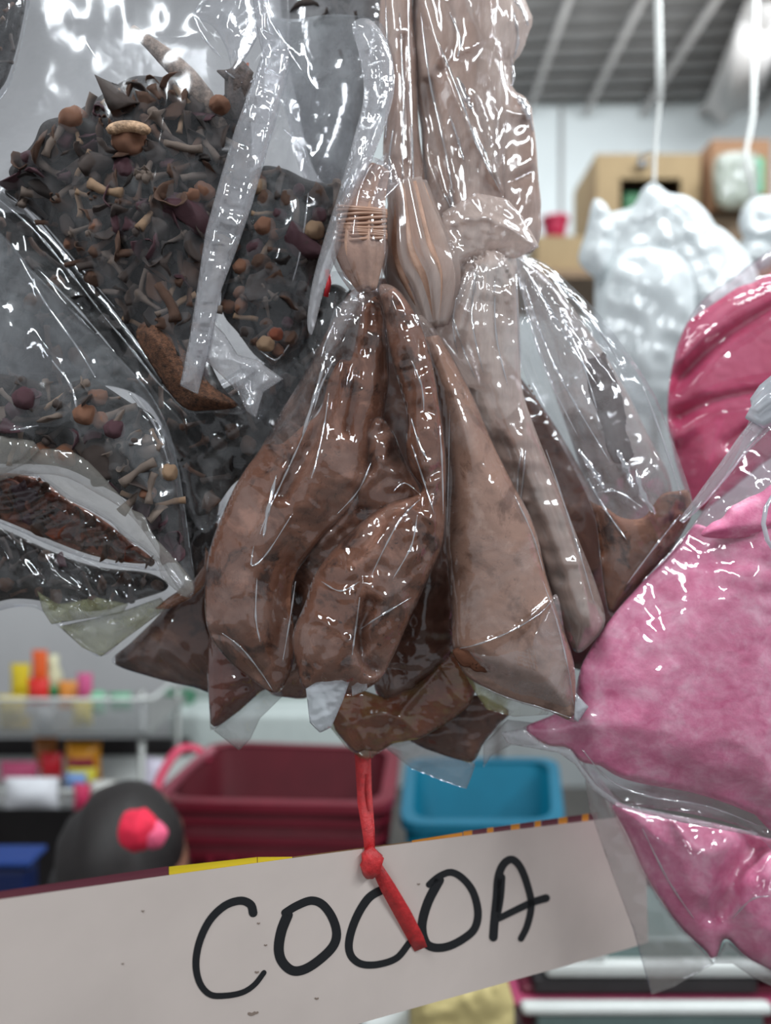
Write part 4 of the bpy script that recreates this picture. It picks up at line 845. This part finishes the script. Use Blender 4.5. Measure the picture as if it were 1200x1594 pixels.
q = Pillow([(1092,834),(1106,815),(1124,806),(1136,790),(1150,782),(1165,774),(1185,766),(1208,750),(1290,720),(1290,820),(1200,830),(1140,838)], .444, T=16, R=20, seed=85, lump=5)
q.mesh('sugar_crest', M['pink'], tP2, 3, film=False)
v, f = tube([P(1255,560,.43), P(1215,615,.432), P(1185,660,.434), P(1158,690,.436), P(1128,730,.438), P(1092,776,.442), P(1060,812,.444)], [.006,.006,.005,.0042,.0036,.003,.0016], 22, .8, 6, .12, 2)
mk('twisted_film', v, f, M['film_seal'], tP2)
v, f = tube([P(1290,560,.43), P(1240,600,.43), P(1205,625,.43), P(1178,645,.432), P(1166,640,.434)], [.011,.011,.010,.008,.004], 22, .8, 5, .2, 2)
mk('film_knot', v, f, M['film_white'], tP2)
v, f = tube([P(1204,768,.408), P(1192,790,.405), P(1188,815,.404), P(1194,840,.404), P(1206,862,.405)], [.0008,.0012,.0012,.0012,.0006], 8); mk('painted_glint', v, f, M['film_white'], tP2)  # white tube painting the curved highlight on the film
P3 = Pillow([(905,1175),(945,1225),(965,1250),(1010,1262),(1090,1276),(1180,1300),(1290,1350),(1290,1560),(1200,1512),(1160,1490),(1130,1462),(1118,1488),(1110,1502),(1098,1482),(1060,1446),(1026,1400),(1000,1356),(975,1300),(950,1256)], .505, T=46, R=90, seed=87, crum=(5, 70),
    creases=[([(1118,1420),(1140,1370),(1180,1310),(1200,1290)],24,-34),([(1040,1260),(1090,1360),(1110,1440)],8,8,'r'),([(1135,1430),(1160,1400),(1210,1390)],6,12,'r')])
tP3 = bag('pink_bag', 'lower pink bag with a deep red-shadowed fold and a pointed corner', 'bag', P3, M['pink'], M['film_pink'],
    [(955,1250),(1010,1268),(1090,1284),(1180,1308),(1290,1360),(1290,1545),(1200,1500),(1160,1480),(1130,1450),(1118,1474),(1108,1492),(1098,1474),(1062,1438),(1030,1394),(1004,1350),(980,1300)], (1250,900), GP, step=5, pname='pink_sugar')
tab(tP3, [(905,1180),(918,1260),(935,1310),(960,1380),(985,1445),(1000,1500),(1014,1549),(1050,1536),(1085,1515),(1112,1500),(1098,1484),(1060,1446),(1026,1400),(1000,1356),(975,1300),(945,1245)], .500, mat=M['film_tail'], crum=(4,70), step=4, sm=False)
tab(tP3, [(1112,1500),(1130,1462),(1160,1490),(1200,1512),(1290,1560),(1290,1580),(1170,1520),(1140,1500)], .503, mat=M['film_tail'], crum=(3,40), step=4)
tab(tP2, [(780,1140),(815,1134),(850,1160),(890,1166),(905,1190),(930,1222),(968,1250),(1060,1270),(1180,1296),(1180,1302),(1060,1280),(960,1256),(925,1232),(895,1190),(870,1172),(790,1158)], .458, mat=M['film_milk'], crum=(2,40))
# rail that carries the bunches
v, f = tube([(-.8, .46, RAILZ), (.8, .46, RAILZ)], .012, 16); rail = mk('hanging_rail', v, f, M['slat']); tag(rail, 'steel rail above the view that the bags hang from', 'rail')
# ------------------------------------------------------------------ behind: counter, crates, shelf, shopper, boxes
def C3(px, py, d): return P(px, py, d)
def place(v, f): return v, f
M['counter'] = plain('counter_top', (96, 84, 82), .6, var=.15, scale=8)
ctr = thing('market_counter', 'wide low counter that carries the red and turquoise crates', 'counter', (0, 1.35, 0))
mk('counter_top', *bx(-.42, .44, 1.135, 1.58, .70, .74), M['counter'], ctr, False)
for x in (-.38, .40):
    for y in (1.17, 1.54): mk('leg', *bx(x - .03, x + .03, y - .03, y + .03, 0, .70), M['slat'], ctr, False)
def crate(name, label, quad, z0, z1, wall, mat, matrim, ribs, shrink=.9, lipw=.014):
    """open tapered crate; quad = four (x, y) rim corners, front first"""
    q = [Vector((a, b, 0)) for a, b in quad]; c = sum(q, Vector()) / 4
    t = thing(name, label, 'crate', (c.x, c.y, z0))
    def ring(s, z, n=5, rad=.16):     # rounded rectangle
        out = []
        for i in range(4):
            p = c + (q[i] - c) * s; a = c + (q[i - 1] - c) * s; b = c + (q[(i + 1) % 4] - c) * s
            for k in range(n):
                u = k / (n - 1); s1 = p + (a - p) * rad; s2 = p + (b - p) * rad
                w_ = (1 - u) ** 2 * s1 + 2 * u * (1 - u) * p + u * u * s2; out.append(Vector((w_.x, w_.y, z)))
        return out
    def loft(rings, close=False):
        n = len(rings[0]); V = [p for r in rings for p in r]; Fc = []
        for j in range(len(rings) - 1 + (1 if close else 0)):
            for i in range(n):
                i2 = (i + 1) % n; j2 = (j + 1) % len(rings); Fc.append((j * n + i, j * n + i2, j2 * n + i2, j2 * n + i))
        return V, Fc, n
    V, Fc, n = loft([ring(shrink, z0 + .004), ring(1, z1), ring(1 - wall, z1), ring(shrink - wall, z0 + .012)])
    Fc.append(tuple(range(n))[::-1]); Fc.append(tuple(3 * n + i for i in range(n)))
    mk('crate_body', V, Fc, mat, t)
    V, Fc, n = loft([ring(1.0, z1 - lipw), ring(1.05, z1 - lipw), ring(1.05, z1 + .002), ring(1 - wall * 1.2, z1 + .002)], True)
    bevel(mk('rim', V, Fc, matrim, t, False), .002)
    for k, zz in enumerate(ribs):
        s = shrink + (1 - shrink) * (zz - z0) / (z1 - z0)
        V, Fc, n = loft([ring(s, zz), ring(s + .03, zz), ring(s + .03, zz + .008), ring(s, zz + .008)], True); mk('rib', V, Fc, matrim, t, False)
    return t, ring
M['crate_red'] = plain('wine_red_plastic', (70, 10, 22), .6, var=.18, scale=10, spec=.2)
M['crate_red_rim'] = plain('red_plastic_rim', (108, 22, 40), .45, var=.12, scale=14)
M['crate_blue'] = plain('turquoise_plastic', (0, 88, 112), .6, var=.10, scale=8, spec=.15)
M['crate_blue_rim'] = plain('turquoise_rim', (2, 100, 128), .35, var=.06, scale=8)
rc, ring = crate('plastic_crate', 'wine-red plastic crate with ribbed sides behind the sign', [(-.362, 1.20), (.004, 1.18), (.02, 1.46), (-.33, 1.50)], .74, 1.05, .07, M['crate_red'], M['crate_red_rim'], [.96, .985, 1.015], .86)
for z in (.97, 1.0):
    pass
for k in range(9):      # upright bars on the front of the crate
    x = -.31 + k * .034
    mk('upright_bar', *bx(x, x + .009, 1.188, 1.196, .80, .965), M['crate_red_rim'], rc, False)
pinkp = plain('pink_handle_plastic', (186, 52, 84), .4, var=.1)
v, f = tube(spline([P(238,1248,1.19), P(252,1205,1.22), P(278,1168,1.25), P(306,1166,1.27), P(322,1184,1.25)], 6), .008, 10, .6); mk('handle', v, f, pinkp, rc)
v, f = tube(spline([P(250,1246,1.18), P(285,1206,1.19), P(318,1176,1.2), P(332,1168,1.21)], 6), .007, 10, .6); mk('handle', v, f, plain('dusty_pink_handle', (150, 78, 92), .4), rc)
bc, ring = crate('plastic_crate', 'turquoise plastic tub standing beside the wine-red crate', [(.027, 1.16), (.265, 1.16), (.322, 1.46), (.045, 1.46)], .74, 1.03, .09, M['crate_blue'], M['crate_blue_rim'], [], .88)
# things lying in front on the counter, right side: weighing trays on a maroon stand
M['maroon'] = plain('maroon_paint', (98, 26, 46), .45, var=.12, scale=7)
M['pinktrim'] = plain('pink_trim', (176, 72, 108), .45)
M['white_pl'] = plain('white_enamel', (214, 218, 216), .35, var=.04)
M['tealglass'] = plain('grey_green_glass', (112, 132, 130), .2, var=.15, scale=12)
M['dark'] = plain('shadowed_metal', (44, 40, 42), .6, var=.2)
st = thing('display_stand', 'maroon two-tier stand with white-rimmed trays under the pink bags', 'stand', P(1050, 1560, 1.0))
st.location.z = .0
def sbox(name, x0, x1, y0, y1, d, dep, mat, parent, bv=.004):
    a, b = P(x0, y1, d), P(x1, y0, d)
    o = mk(name, *bx(a.x, b.x, d, d + dep, a.z, b.z), mat, parent, False); return bevel(o, bv) if bv else o
sbox('frame', 812, 1300, 1538, 1600, .96, .15, M['maroon'], st)
sbox('frame', 940, 1300, 1512, 1560, 1.02, .10, M['maroon'], st)
sbox('upper_tray_rim', 850, 1300, 1502, 1524, .95, .02, M['white_pl'], st, .006)
sbox('upper_tray', 900, 1300, 1462, 1503, .97, .14, M['tealglass'], st, .006)
sbox('tray_end', 880, 946, 1462, 1506, .955, .14, M['white_pl'], st, .006)
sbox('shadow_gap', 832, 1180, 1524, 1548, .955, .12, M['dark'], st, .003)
sbox('lower_tray_rim', 812, 1206, 1568, 1584, .93, .02, M['white_pl'], st, .007)
sbox('lower_tray', 836, 1190, 1582, 1640, .935, .2, M['tealglass'], st, .004)
sbox('pink_edge', 800, 1300, 1560, 1568, .945, .05, M['pinktrim'], st, .002)
sbox('post', 1080, 1110, 1640, 2600, 1.0, .03, M['dark'], st, .002); sbox('post', 900, 930, 1640, 2600, 1.0, .03, M['dark'], st, .002)
ye = thing('paper_bag', 'plain pale-yellow paper bag standing below the sign', 'bag', P(715, 1640, .9))
q = Pillow([(640,1540),(700,1520),(786,1512),(800,1560),(804,1700),(632,1700)], .90, T=26, R=40, seed=95, crum=(4,40), sm=False)
q.mesh('paper_body', plain('pale_yellow_paper', (206, 190, 132), .7, var=.06), ye, 6)
q = Pillow([(560,1588),(600,1578),(636,1560),(640,1700),(560,1700)], .93, T=14, R=30, seed=96, sm=False); tq = thing('paper_bag', 'small white paper bag beside the yellow one below the sign', 'bag', P(600,1640,.93)); q.mesh('paper_body', M['white_pl'], tq, 8)
# shopper: back of a head with a red and pink bobble
hair = plain('dark_hair', (24, 18, 18), .55, var=.4, scale=120, bump=.6); skin = plain('skin', (150, 104, 84), .55, var=.05); shirt = plain('navy_shirt', (28, 44, 96), .8, var=.15)
hd = .90; hc = P(150, 1366, hd)
bmv = []
prof = [(0.0,.105),(.02,.16),(.06,.185),(.14,.19),(.22,.165),(.27,.07),(.30,.05),(.34,.048)]
V, Fc = [], []; n = 24
zz = [.62,.66,.74,.90,1.04,1.12,1.155,1.175,1.19,1.215,1.245,1.275,1.30,1.325,1.345,1.358]
z0h = hc.z - .14
levels = [(-.62,.13,.10),(-.5,.15,.105),(-.36,.165,.10),(-.24,.185,.095),(-.15,.185,.085),(-.10,.13,.07),(-.07,.06,.055),(-.03,.052,.052),(0,.058,.06),(.03,.068,.078),(.07,.076,.09),(.11,.078,.093),(.15,.072,.086),(.185,.052,.064),(.20,.022,.03),(.203,.004,.006)]
for z, rx, ry in levels:
    for i in range(n):
        a = 2 * math.pi * i / n; V.append((hc.x + rx * math.cos(a), hd + .1 + ry * math.sin(a) + (.012 * math.sin(a) if 0 < z < .1 else 0), z0h + z))
for j in range(len(levels) - 1):
    for i in range(n): i2 = (i + 1) % n; Fc.append((j * n + i, j * n + i2, (j + 1) * n + i2, (j + 1) * n + i))
Fc.append(tuple(range(n))[::-1]); Fc.append(tuple((len(levels) - 1) * n + i for i in range(n)))
person = mk('person', V, Fc, shirt, None, mats=[shirt, skin], fmat=[0 if (k // n) < 6 else 1 for k in range(len(levels[:-1]) * n)] + [0, 1])
tag(person, 'person seen from behind with dark hair and a red bobble, standing behind the sign', 'person')
hV, hF = ico(4, lambda v: Vector((hc.x + v.x * (.081 + .007 * math.sin(v.z * 7 + v.x * 11)), hd + .092 + v.y * .104, z0h + .105 + v.z * .112 - (.05 * max(0, -v.z) * (1 if v.y < 0.2 else 0)))))
mk('hair', hV, hF, hair, person)
for s in (-1, 1):
    v, f = tube(spline([(hc.x + s * .17, hd + .1, z0h - .19), (hc.x + s * .21, hd + .09, z0h - .36), (hc.x + s * .2, hd + .0, z0h - .52), (hc.x + s * .17, hd - .1, z0h - .56)], 4), [.045] * 4 + [.038] * 5 + [.03] * 4, 10); mk('sleeve', v, f, shirt, person)
    for k in range(5):
        v, f = tube([(hc.x + s * (.17 - .01 * k), hd - .1, z0h - .56 + .008 * (k - 2)), (hc.x + s * (.155 - .012 * k), hd - .14, z0h - .565 + .012 * (k - 2)), (hc.x + s * (.15 - .012 * k), hd - .165 + .006 * abs(k - 2), z0h - .575 + .012 * (k - 2))], [.012, .009, .007], 8); mk('finger', v, f, skin, person)
bob = plain('red_pompom', (222, 34, 68), .8, var=.2, scale=60, bump=.6); bob2 = plain('pink_pompom', (226, 92, 128), .8, var=.1, scale=60, bump=.6)
for (x, y, r, m_) in ((214, 1292, .026, bob), (240, 1300, .017, bob2)):
    c_ = P(x, y, .88); v, f = ico(3, lambda q: c_ + (q + vn(q, 6, 2) * .06) * r * .85); mk('hair_bobble', v, f, m_, person)
# blue tub at the frame edge
bt = thing('storage_tub', 'dark blue plastic tub beside the person at the frame edge', 'tub', P(-20, 1500, 1.3))
sbox('tub_body', -120, 42, 1352, 2176, 1.3, .05, plain('navy_plastic', (14, 34, 84), .5, var=.1), bt, .01); sbox('rim', -126, 46, 1342, 1352, 1.29, .07, plain('navy_rim', (30, 62, 130), .4), bt, .004)
# wire shelf unit with packets
su = thing('shelf_unit', 'grey wire shelf unit with clear-fronted trays at the side wall', 'shelf', (-.82, 1.75, 0))
M['wire'] = plain('grey_wire', (150, 152, 150), .35, .4)
M['acryl'] = film_mat('clear_tray_plastic', haze=.22, hcol=(200,204,204), patch=.1, gloss=.12, bump=.1)
def zat(py, d): return CZ + (CY - py) / F * d
sd = 1.62
for (py, x1p, nm) in ((1140, 232, 'upper_tray'), (1252, 262, 'lower_tray')):
    z = zat(py, sd); xl, xr = P(-160, 0, sd).x, P(x1p, 0, sd).x
    mk(nm, *bx(xl, xr, sd, sd + .32, z - .008, z), M['white_pl'] if nm == 'lower_tray' else M['wire'], su, False)
    bevel(mk('tray_front', *bx(xl, xr, sd - .006, sd, z - .008, z + (.065 if nm == 'upper_tray' else .03)), M['acryl'], su, False), .002)
    v, f = tube([(xl, sd - .004, z + .07), (xr - .03, sd - .004, z + .07), (xr, sd + .03, z + .065), (xr, sd + .3, z + .065)] if nm == 'upper_tray' else [(xl, sd - .008, z + .032), (xr, sd - .008, z + .03), (xr, sd + .3, z + .03)], .004, 8); mk('tray_rail', v, f, M['white_pl'], su)
for x in (-1.02, -.52):
    for y in (sd + .02, sd + .30): v, f = tube([(x, y, 0), (x, y, 1.12)], .008, 8); mk('post', v, f, M['wire'], su)
mk('back_panel', *bx(-1.05, -.5, sd + .34, sd + .35, .2, zat(1150, sd+.34)), M['dark'], su, False)
def packet(x, y, wpx, hpx, col, label, d=sd + .06, rot=0, name='snack_packet', cat='packet', grp=None, band=None):
    c_ = P(x, y, d); w2, h2 = wpx * d / F / 2, hpx * d / F / 2; V, Fc = [], []; nx, ny = 9, 9
    for s in (-1, 1):
        for j in range(ny):
            for i in range(nx):
                u, v_ = i / (nx - 1) * 2 - 1, j / (ny - 1) * 2 - 1; t = (1 - u ** 4) * (1 - v_ ** 2) * min(w2, h2) * .5
                X_, Z_ = u * w2 * (1 - .06 * (1 - v_ * v_)), v_ * h2; cr, sr = math.cos(rot), math.sin(rot)
                V.append((c_.x + X_ * cr - Z_ * sr, d + s * (t + .0008), c_.z + X_ * sr + Z_ * cr))
    for s in (0, 1):
        for j in range(ny - 1):
            for i in range(nx - 1): a = s * nx * ny + j * nx + i; qd = (a, a + 1, a + nx + 1, a + nx); Fc.append(qd if s == 0 else qd[::-1])
    mats = [plain('packet_%s' % label[:8], col, .35, var=.12, scale=30)]; fm = None
    if band: mats.append(plain('packet_band', band, .35)); fm = [1 if 2 <= (k % ((nx - 1) * (ny - 1))) // (nx - 1) <= 4 and 1 <= k % (nx - 1) <= 6 else 0 for k in range(len(Fc))]
    return tag(mk(name, V, Fc, mats[0], None, mats=mats, fmat=fm), label, cat, grp)
zt = 1062
packet(32, 1064, 30, 62, (214,190,40), 'yellow snack packet standing at the end of the upper tray')
packet(62, 1042, 24, 60, (226,98,44), 'tall orange-red packet standing in the upper tray'); packet(60, 1076, 34, 40, (212,48,44), 'red packet in front of the tall orange one', d=sd + .03)
packet(108, 1082, 34, 44, (226,150,70), 'orange packet beside the small bottle', d=sd + .08); packet(132, 1070, 24, 44, (206,92,140), 'pink packet next to the orange one in the upper tray')
packet(18, 1102, 44, 40, (218,196,96), 'pale yellow packet lying at the front of the upper tray', d=sd + .02); packet(24, 1126, 50, 26, (222,190,50), 'yellow packet wedged low behind the clear tray front', d=sd + .05)
packet(128, 1110, 32, 38, (224,200,60), 'bright yellow packet behind the clear tray front', d=sd + .03); packet(150, 1094, 28, 36, (116,190,150), 'mint green packet near the end of the upper tray'); packet(188, 1092, 34, 28, (92,168,128), 'flat green packet at the curved tray end'); packet(70, 1118, 28, 34, (196,200,200), 'silver-white packet in the upper tray', d=sd + .02)
v, f = tube([P(82,1078,sd+.1), P(82,1050,sd+.1), P(82,1036,sd+.1), P(82,1020,sd+.1)], [.02,.02,.012,.012], 14); bo = thing('small_bottle', 'cream small bottle with a green base in the upper tray', 'bottle', P(82,1078,sd+.1)); mk('bottle_body', v, f, plain('cream_plastic', (206,204,170), .4), bo)
v, f = tube([P(82,1082,sd+.1), P(82,1066,sd+.1)], .0215, 14); mk('green_label', v, f, plain('green_label', (40,140,80), .4), bo)
packet(130, 1184, 56, 58, (222,150,30), 'orange packet with a red window standing on the lower tray', band=(150,40,70)); packet(72, 1172, 36, 50, (170,104,40), 'brown-gold packet leaning on the lower tray', d=sd + .1); packet(80, 1192, 34, 40, (196,30,46), 'red packet in front of the brown-gold one')
packet(128, 1208, 46, 26, (214,206,70), 'lime-yellow packet below the orange one', d=sd + .03); packet(30, 1200, 60, 30, (206,90,130), 'pink flat packet on the lower tray'); packet(118, 1214, 34, 22, (126,160,214), 'light blue packet lying on the lower tray', d=sd+.02)
packet(50, 1234, 84, 48, (228,230,236), 'white rounded bag of powder at the front of the lower tray', d=sd - .03, name='white_bag', cat='bag'); packet(128, 1240, 26, 40, (206,60,100), 'magenta packet hanging at the lower tray front', d=sd - .03)
packet(160, 1232, 40, 34, (200,200,196), 'grey packet beside the magenta one', d=sd - .03); packet(192, 1240, 40, 44, (214,206,150), 'cream packet at the end of the lower tray', d=sd - .03); packet(240, 1216, 40, 70, (212,206,224), 'lilac-white packet at the tray end next to the pink crate handle', d=sd + .03, rot=-.2)
packet(243, 1460, 22, 262, (60,150,60), 'tall green packet between the person and the red crate', d=1.15); packet(262, 1458, 14, 262, (214,180,40), 'tall yellow packet between the person and the red crate', d=1.152)
bxw = thing('foam_box', 'white foam box with a green patch on its back edge behind the red crate', 'box', P(330, 1170, 1.75))
sbox('box_body', 262, 560, 1112, 1250, 2.0, .2, plain('white_foam', (196,206,204), .6, var=.05), bxw, .01); sbox('green_patch', 256, 298, 1078, 1108, 2.1, .04, plain('green_card', (44,122,86), .6), bxw, .003); sbox('lid_back', 256, 560, 1076, 1112, 2.16, .04, plain('grey_foam', (150,160,156), .6), bxw, .004)
cs = sbox('side_cabinet', 262, 560, 1250, 1900, 2.0, .25, plain('dark_cabinet', (60,56,56), .6), None, .01); tag(cs, 'dark cabinet under the foam box', 'cabinet')
# far right: boxes on a shelf, red pot, white bags on strings
M['kraft'] = plain('kraft_card', (176, 152, 116), .8, var=.08, scale=10); M['kraft2'] = plain('orange_kraft', (168, 128, 98), .8, var=.1, scale=10)
sh = thing('storage_shelf', 'long wooden shelf carrying the cardboard boxes near the white wall', 'shelf', P(1000, 430, 3.0)); 
mk('shelf_board', *bx(P(790,0,3).x, P(1330,0,3).x, 2.9, 3.5, zat(432,3)-.03, zat(432,3)), plain('wood_board', (150,124,98), .7, var=.15, scale=12), sh, False)
for px in (800, 1080, 1320): mk('bracket_post', *bx(P(px,0,3).x - .02, P(px,0,3).x + .02, 3.42, 3.46, 0, zat(432,3) - .03), M['slat'], sh, False)
def cbox(name, label, x0, x1, y0, y1, d, dep, mat, open_, inner, rz=0, ybot=None):
    t = thing(name, label, 'box', P((x0 + x1) / 2, y1, d)); w_ = .012
    a, b = P(x0, y1, d), P(x1, y0, d)
    za, zb = a.z, b.z
    if open_:
        oa, ob = P(open_[0], open_[3], d), P(open_[1], open_[2], d)
        for k, (X0, X1, Z0, Z1) in enumerate(((a.x, oa.x, za, zb), (ob.x, b.x, za, zb), (oa.x, ob.x, za, oa.z), (oa.x, ob.x, ob.z, zb))):
            if X1 - X0 > .002 and Z1 - Z0 > .002: mk('front_panel', *bx(X0, X1, d, d + w_, Z0, Z1), mat, t, False)
        mk('opening_shade', *bx(oa.x - .005, ob.x + .005, d + .12, d + .13, oa.z - .02, ob.z + .02), inner, t, False)  # dark sheet standing in for the shade inside the opening
    else: mk('front_panel', *bx(a.x, b.x, d, d + w_, za, zb), mat, t, False)
    for X0, X1 in ((a.x, a.x + w_), (b.x - w_, b.x)): mk('side_panel', *bx(X0, X1, d + w_, d + dep, za, zb), mat, t, False)
    mk('top_panel', *bx(a.x, b.x, d, d + dep, zb, zb + w_), mat, t, False); mk('back_panel', *bx(a.x, b.x, d + dep, d + dep + w_, za, zb), mat, t, False); mk('bottom_panel', *bx(a.x, b.x, d, d + dep, za, za + w_), mat, t, False)
    return t
blk = plain('opening_shade_black', (20, 24, 22), .7); 
cbox('cardboard_box', 'tan cardboard box with a dark square opening above the white plastic bags', 928, 1090, 244, 432, 3.0, .35, M['kraft'], (965,1060,278,345), blk)
tag(sbox('green_packet', 972, 1000, 300, 340, 3.04, .05, plain('deep_green', (20,110,60), .5), None, .006), 'deep green packet inside the opening of the tan box', 'packet')
tag(sbox('price_tag', 994, 1010, 246, 258, 2.96, .01, M['slat'], None, .002), 'small grey metal clip on top of the tan box', 'clip')
cbox('cardboard_box', 'orange-brown cardboard box holding a clear bag, beside the slanting beam', 1108, 1200, 222, 333, 2.95, .35, M['kraft2'], (1114,1186,244,322), blk)
q = Pillow([(1112,250),(1150,236),(1184,246),(1188,300),(1160,322),(1118,318)], 2.88, T=14, R=20, seed=97, crum=(4,18)); tq = thing('clear_bag', 'frosted clear bag with green print inside the orange-brown box', 'bag', P(1150,320,2.88)); q.mesh('bag_film', film_mat('frosted_film', haze=.75, hcol=(214,222,212), patch=.2), tq, 3); 
o = sbox('green_mark', 1176, 1190, 245, 300, 2.86, .01, plain('mint_print', (96,190,150), .5), tq, .003)
cbox('cardboard_box', 'dim brown cardboard box underneath the orange-brown one', 1108, 1262, 342, 425, 2.95, .3, plain('dim_kraft', (128,108,88), .8, var=.1), None, blk)
cbox('cardboard_box', 'low kraft cardboard box under the red pot', 836, 922, 372, 425, 2.95, .3, M['kraft'], None, blk)
rp = thing('red_pot', 'crimson pot standing on the low kraft box', 'pot', P(864,372,3.0)); v, f = tube([P(864,374,3.05), P(864,364,3.05), P(864,346,3.05), P(864,342,3.05)], [.036,.042,.05,.052], 16); mk('pot_body', v, f, plain('crimson_plastic', (184,28,72), .4), rp); v, f = tube([P(864,345,3.05), P(864,340,3.05)], .056, 16); mk('rim', v, f, plain('crimson_rim', (200,40,84), .4), rp)
# hanging string and the cluster of white plastic bags
M['string'] = plain('white_string', (222, 224, 222), .6, var=.05)
hs = thing('hanging_string', 'white hanging string with a hook above the white plastic bags', 'string', P(1024,-200,1.0))
v, f = tube([P(1023,-330,1.0), P(1024,0,1.0), P(1026,90,1.0), P(1027,158,1.0)], .0052, 8); mk('thick_cord', v, f, M['string'], hs)
v, f = tube(spline([P(1027,155,1.0), P(1020,230,1.0), P(1018,290,1.0)], 5), .0024, 8); mk('thin_cord', v, f, M['string'], hs)
v, f = tube(spline([P(1014,236,1.0), P(1000,240,1.0), P(992,250,1.0), P(998,260,1.0), P(1008,256,1.0)], 5), .0012, 8); mk('hook', v, f, M['slat'], hs)
M['whitebag'] = film_mat('white_plastic_bag', haze=.84, hcol=(226,231,233), patch=.12, gloss=.06, edge=.1, rough=.2, bump=.2, bscale=40, patchscale=14)
GW = 'white plastic carrier bags hung in a cluster'
for k, (o_, dd, lb) in enumerate((
    ([(1018,284),(1040,300),(1070,306),(1100,330),(1130,380),(1160,420),(1170,480),(1130,560),(1060,640),(980,640),(930,560),(925,450),(930,340),(955,330),(985,320),(1000,295)], 1.02, 'large white plastic bag in the middle of the hanging cluster'),
    ([(925,310),(950,330),(960,400),(945,440),(910,420),(900,400),(912,360)], 1.0, 'folded white bag corner sticking out beside the low kraft box'),
    ([(1060,360),(1110,350),(1150,380),(1180,430),(1180,500),(1120,560),(1070,500)], 1.05, 'white plastic bag bulging towards the upper pink bag'),
    ([(960,400),(1040,390),(1080,440),(1070,560),(1010,640),(950,600),(930,500)], .97, 'white plastic bag hanging lowest at the front of the cluster'))):
    pw = Pillow(o_, dd, T=30, R=70, seed=100 + k, crum=(7, 60), pleats=(1020,280,8,300,5)); tw_ = thing('plastic_bag', lb, 'bag', P(o_[0][0], o_[0][1], dd), GW); pw.mesh('bag_film', M['whitebag'], tw_, 6)
for k, (x, y, r, lb) in enumerate(((1184,345,34,'small white plastic bundle at the frame edge by the boxes'),(1172,395,26,'lower small white plastic bundle above the upper pink bag'))):
    pw = Pillow([(x - r, y), (x - r * .5, y - r), (x + r * .7, y - r * 1.1), (x + r * 1.4, y), (x + r * .6, y + r), (x - r * .6, y + r * .9)], 1.25, T=20, R=24, seed=110 + k, crum=(6, 30)); tw_ = thing('plastic_bag', lb, 'bag', P(x, y - r, 1.25)); pw.mesh('bag_film', M['whitebag'], tw_, 4)
v, f = tube([P(1180,-100,1.25), P(1172,180,1.25), P(1160,240,1.25), P(1176,320,1.25)], .004, 8); tag(mk('hanging_rope', v, f, M['string']), 'pale cord hanging at the frame edge down to the small white bundles', 'string')

folds(tS1, S1, [[(0,312),(50,355),(110,425),(160,490)],[(160,490),(210,550),(250,600),(290,632)],[(10,300),(60,340),(120,410),(180,480)],[(300,20),(318,60),(345,90)],[(350,110),(380,130),(400,120)],[(130,60),(150,90),(160,100)]], 1.8)
folds(tS3, S3, [[(30,400),(70,470),(120,540),(150,590)],[(60,420),(120,480),(180,550)],[(80,560),(110,600),(120,640)],[(200,610),(240,660),(262,720)],[(0,672),(30,668),(60,662)]], 2.0)
folds(tS2, S2, [[(430,40),(450,80),(470,110)],[(400,540),(430,560),(460,520)],[(440,200),(470,230),(480,260)],[(480,300),(470,380),(455,440)]], 1.6)
folds(tP2, P2, [[(1000,905),(1046,858),(1086,810)],[(1190,660),(1140,730),(1095,785)],[(905,1165),(950,1215),(1010,1240),(1100,1255),(1180,1285)]], 1.8)
folds(tP3, P3, [[(1000,1290),(1040,1370),(1080,1430)],[(1140,1430),(1170,1400),(1200,1395)]], 1.5)
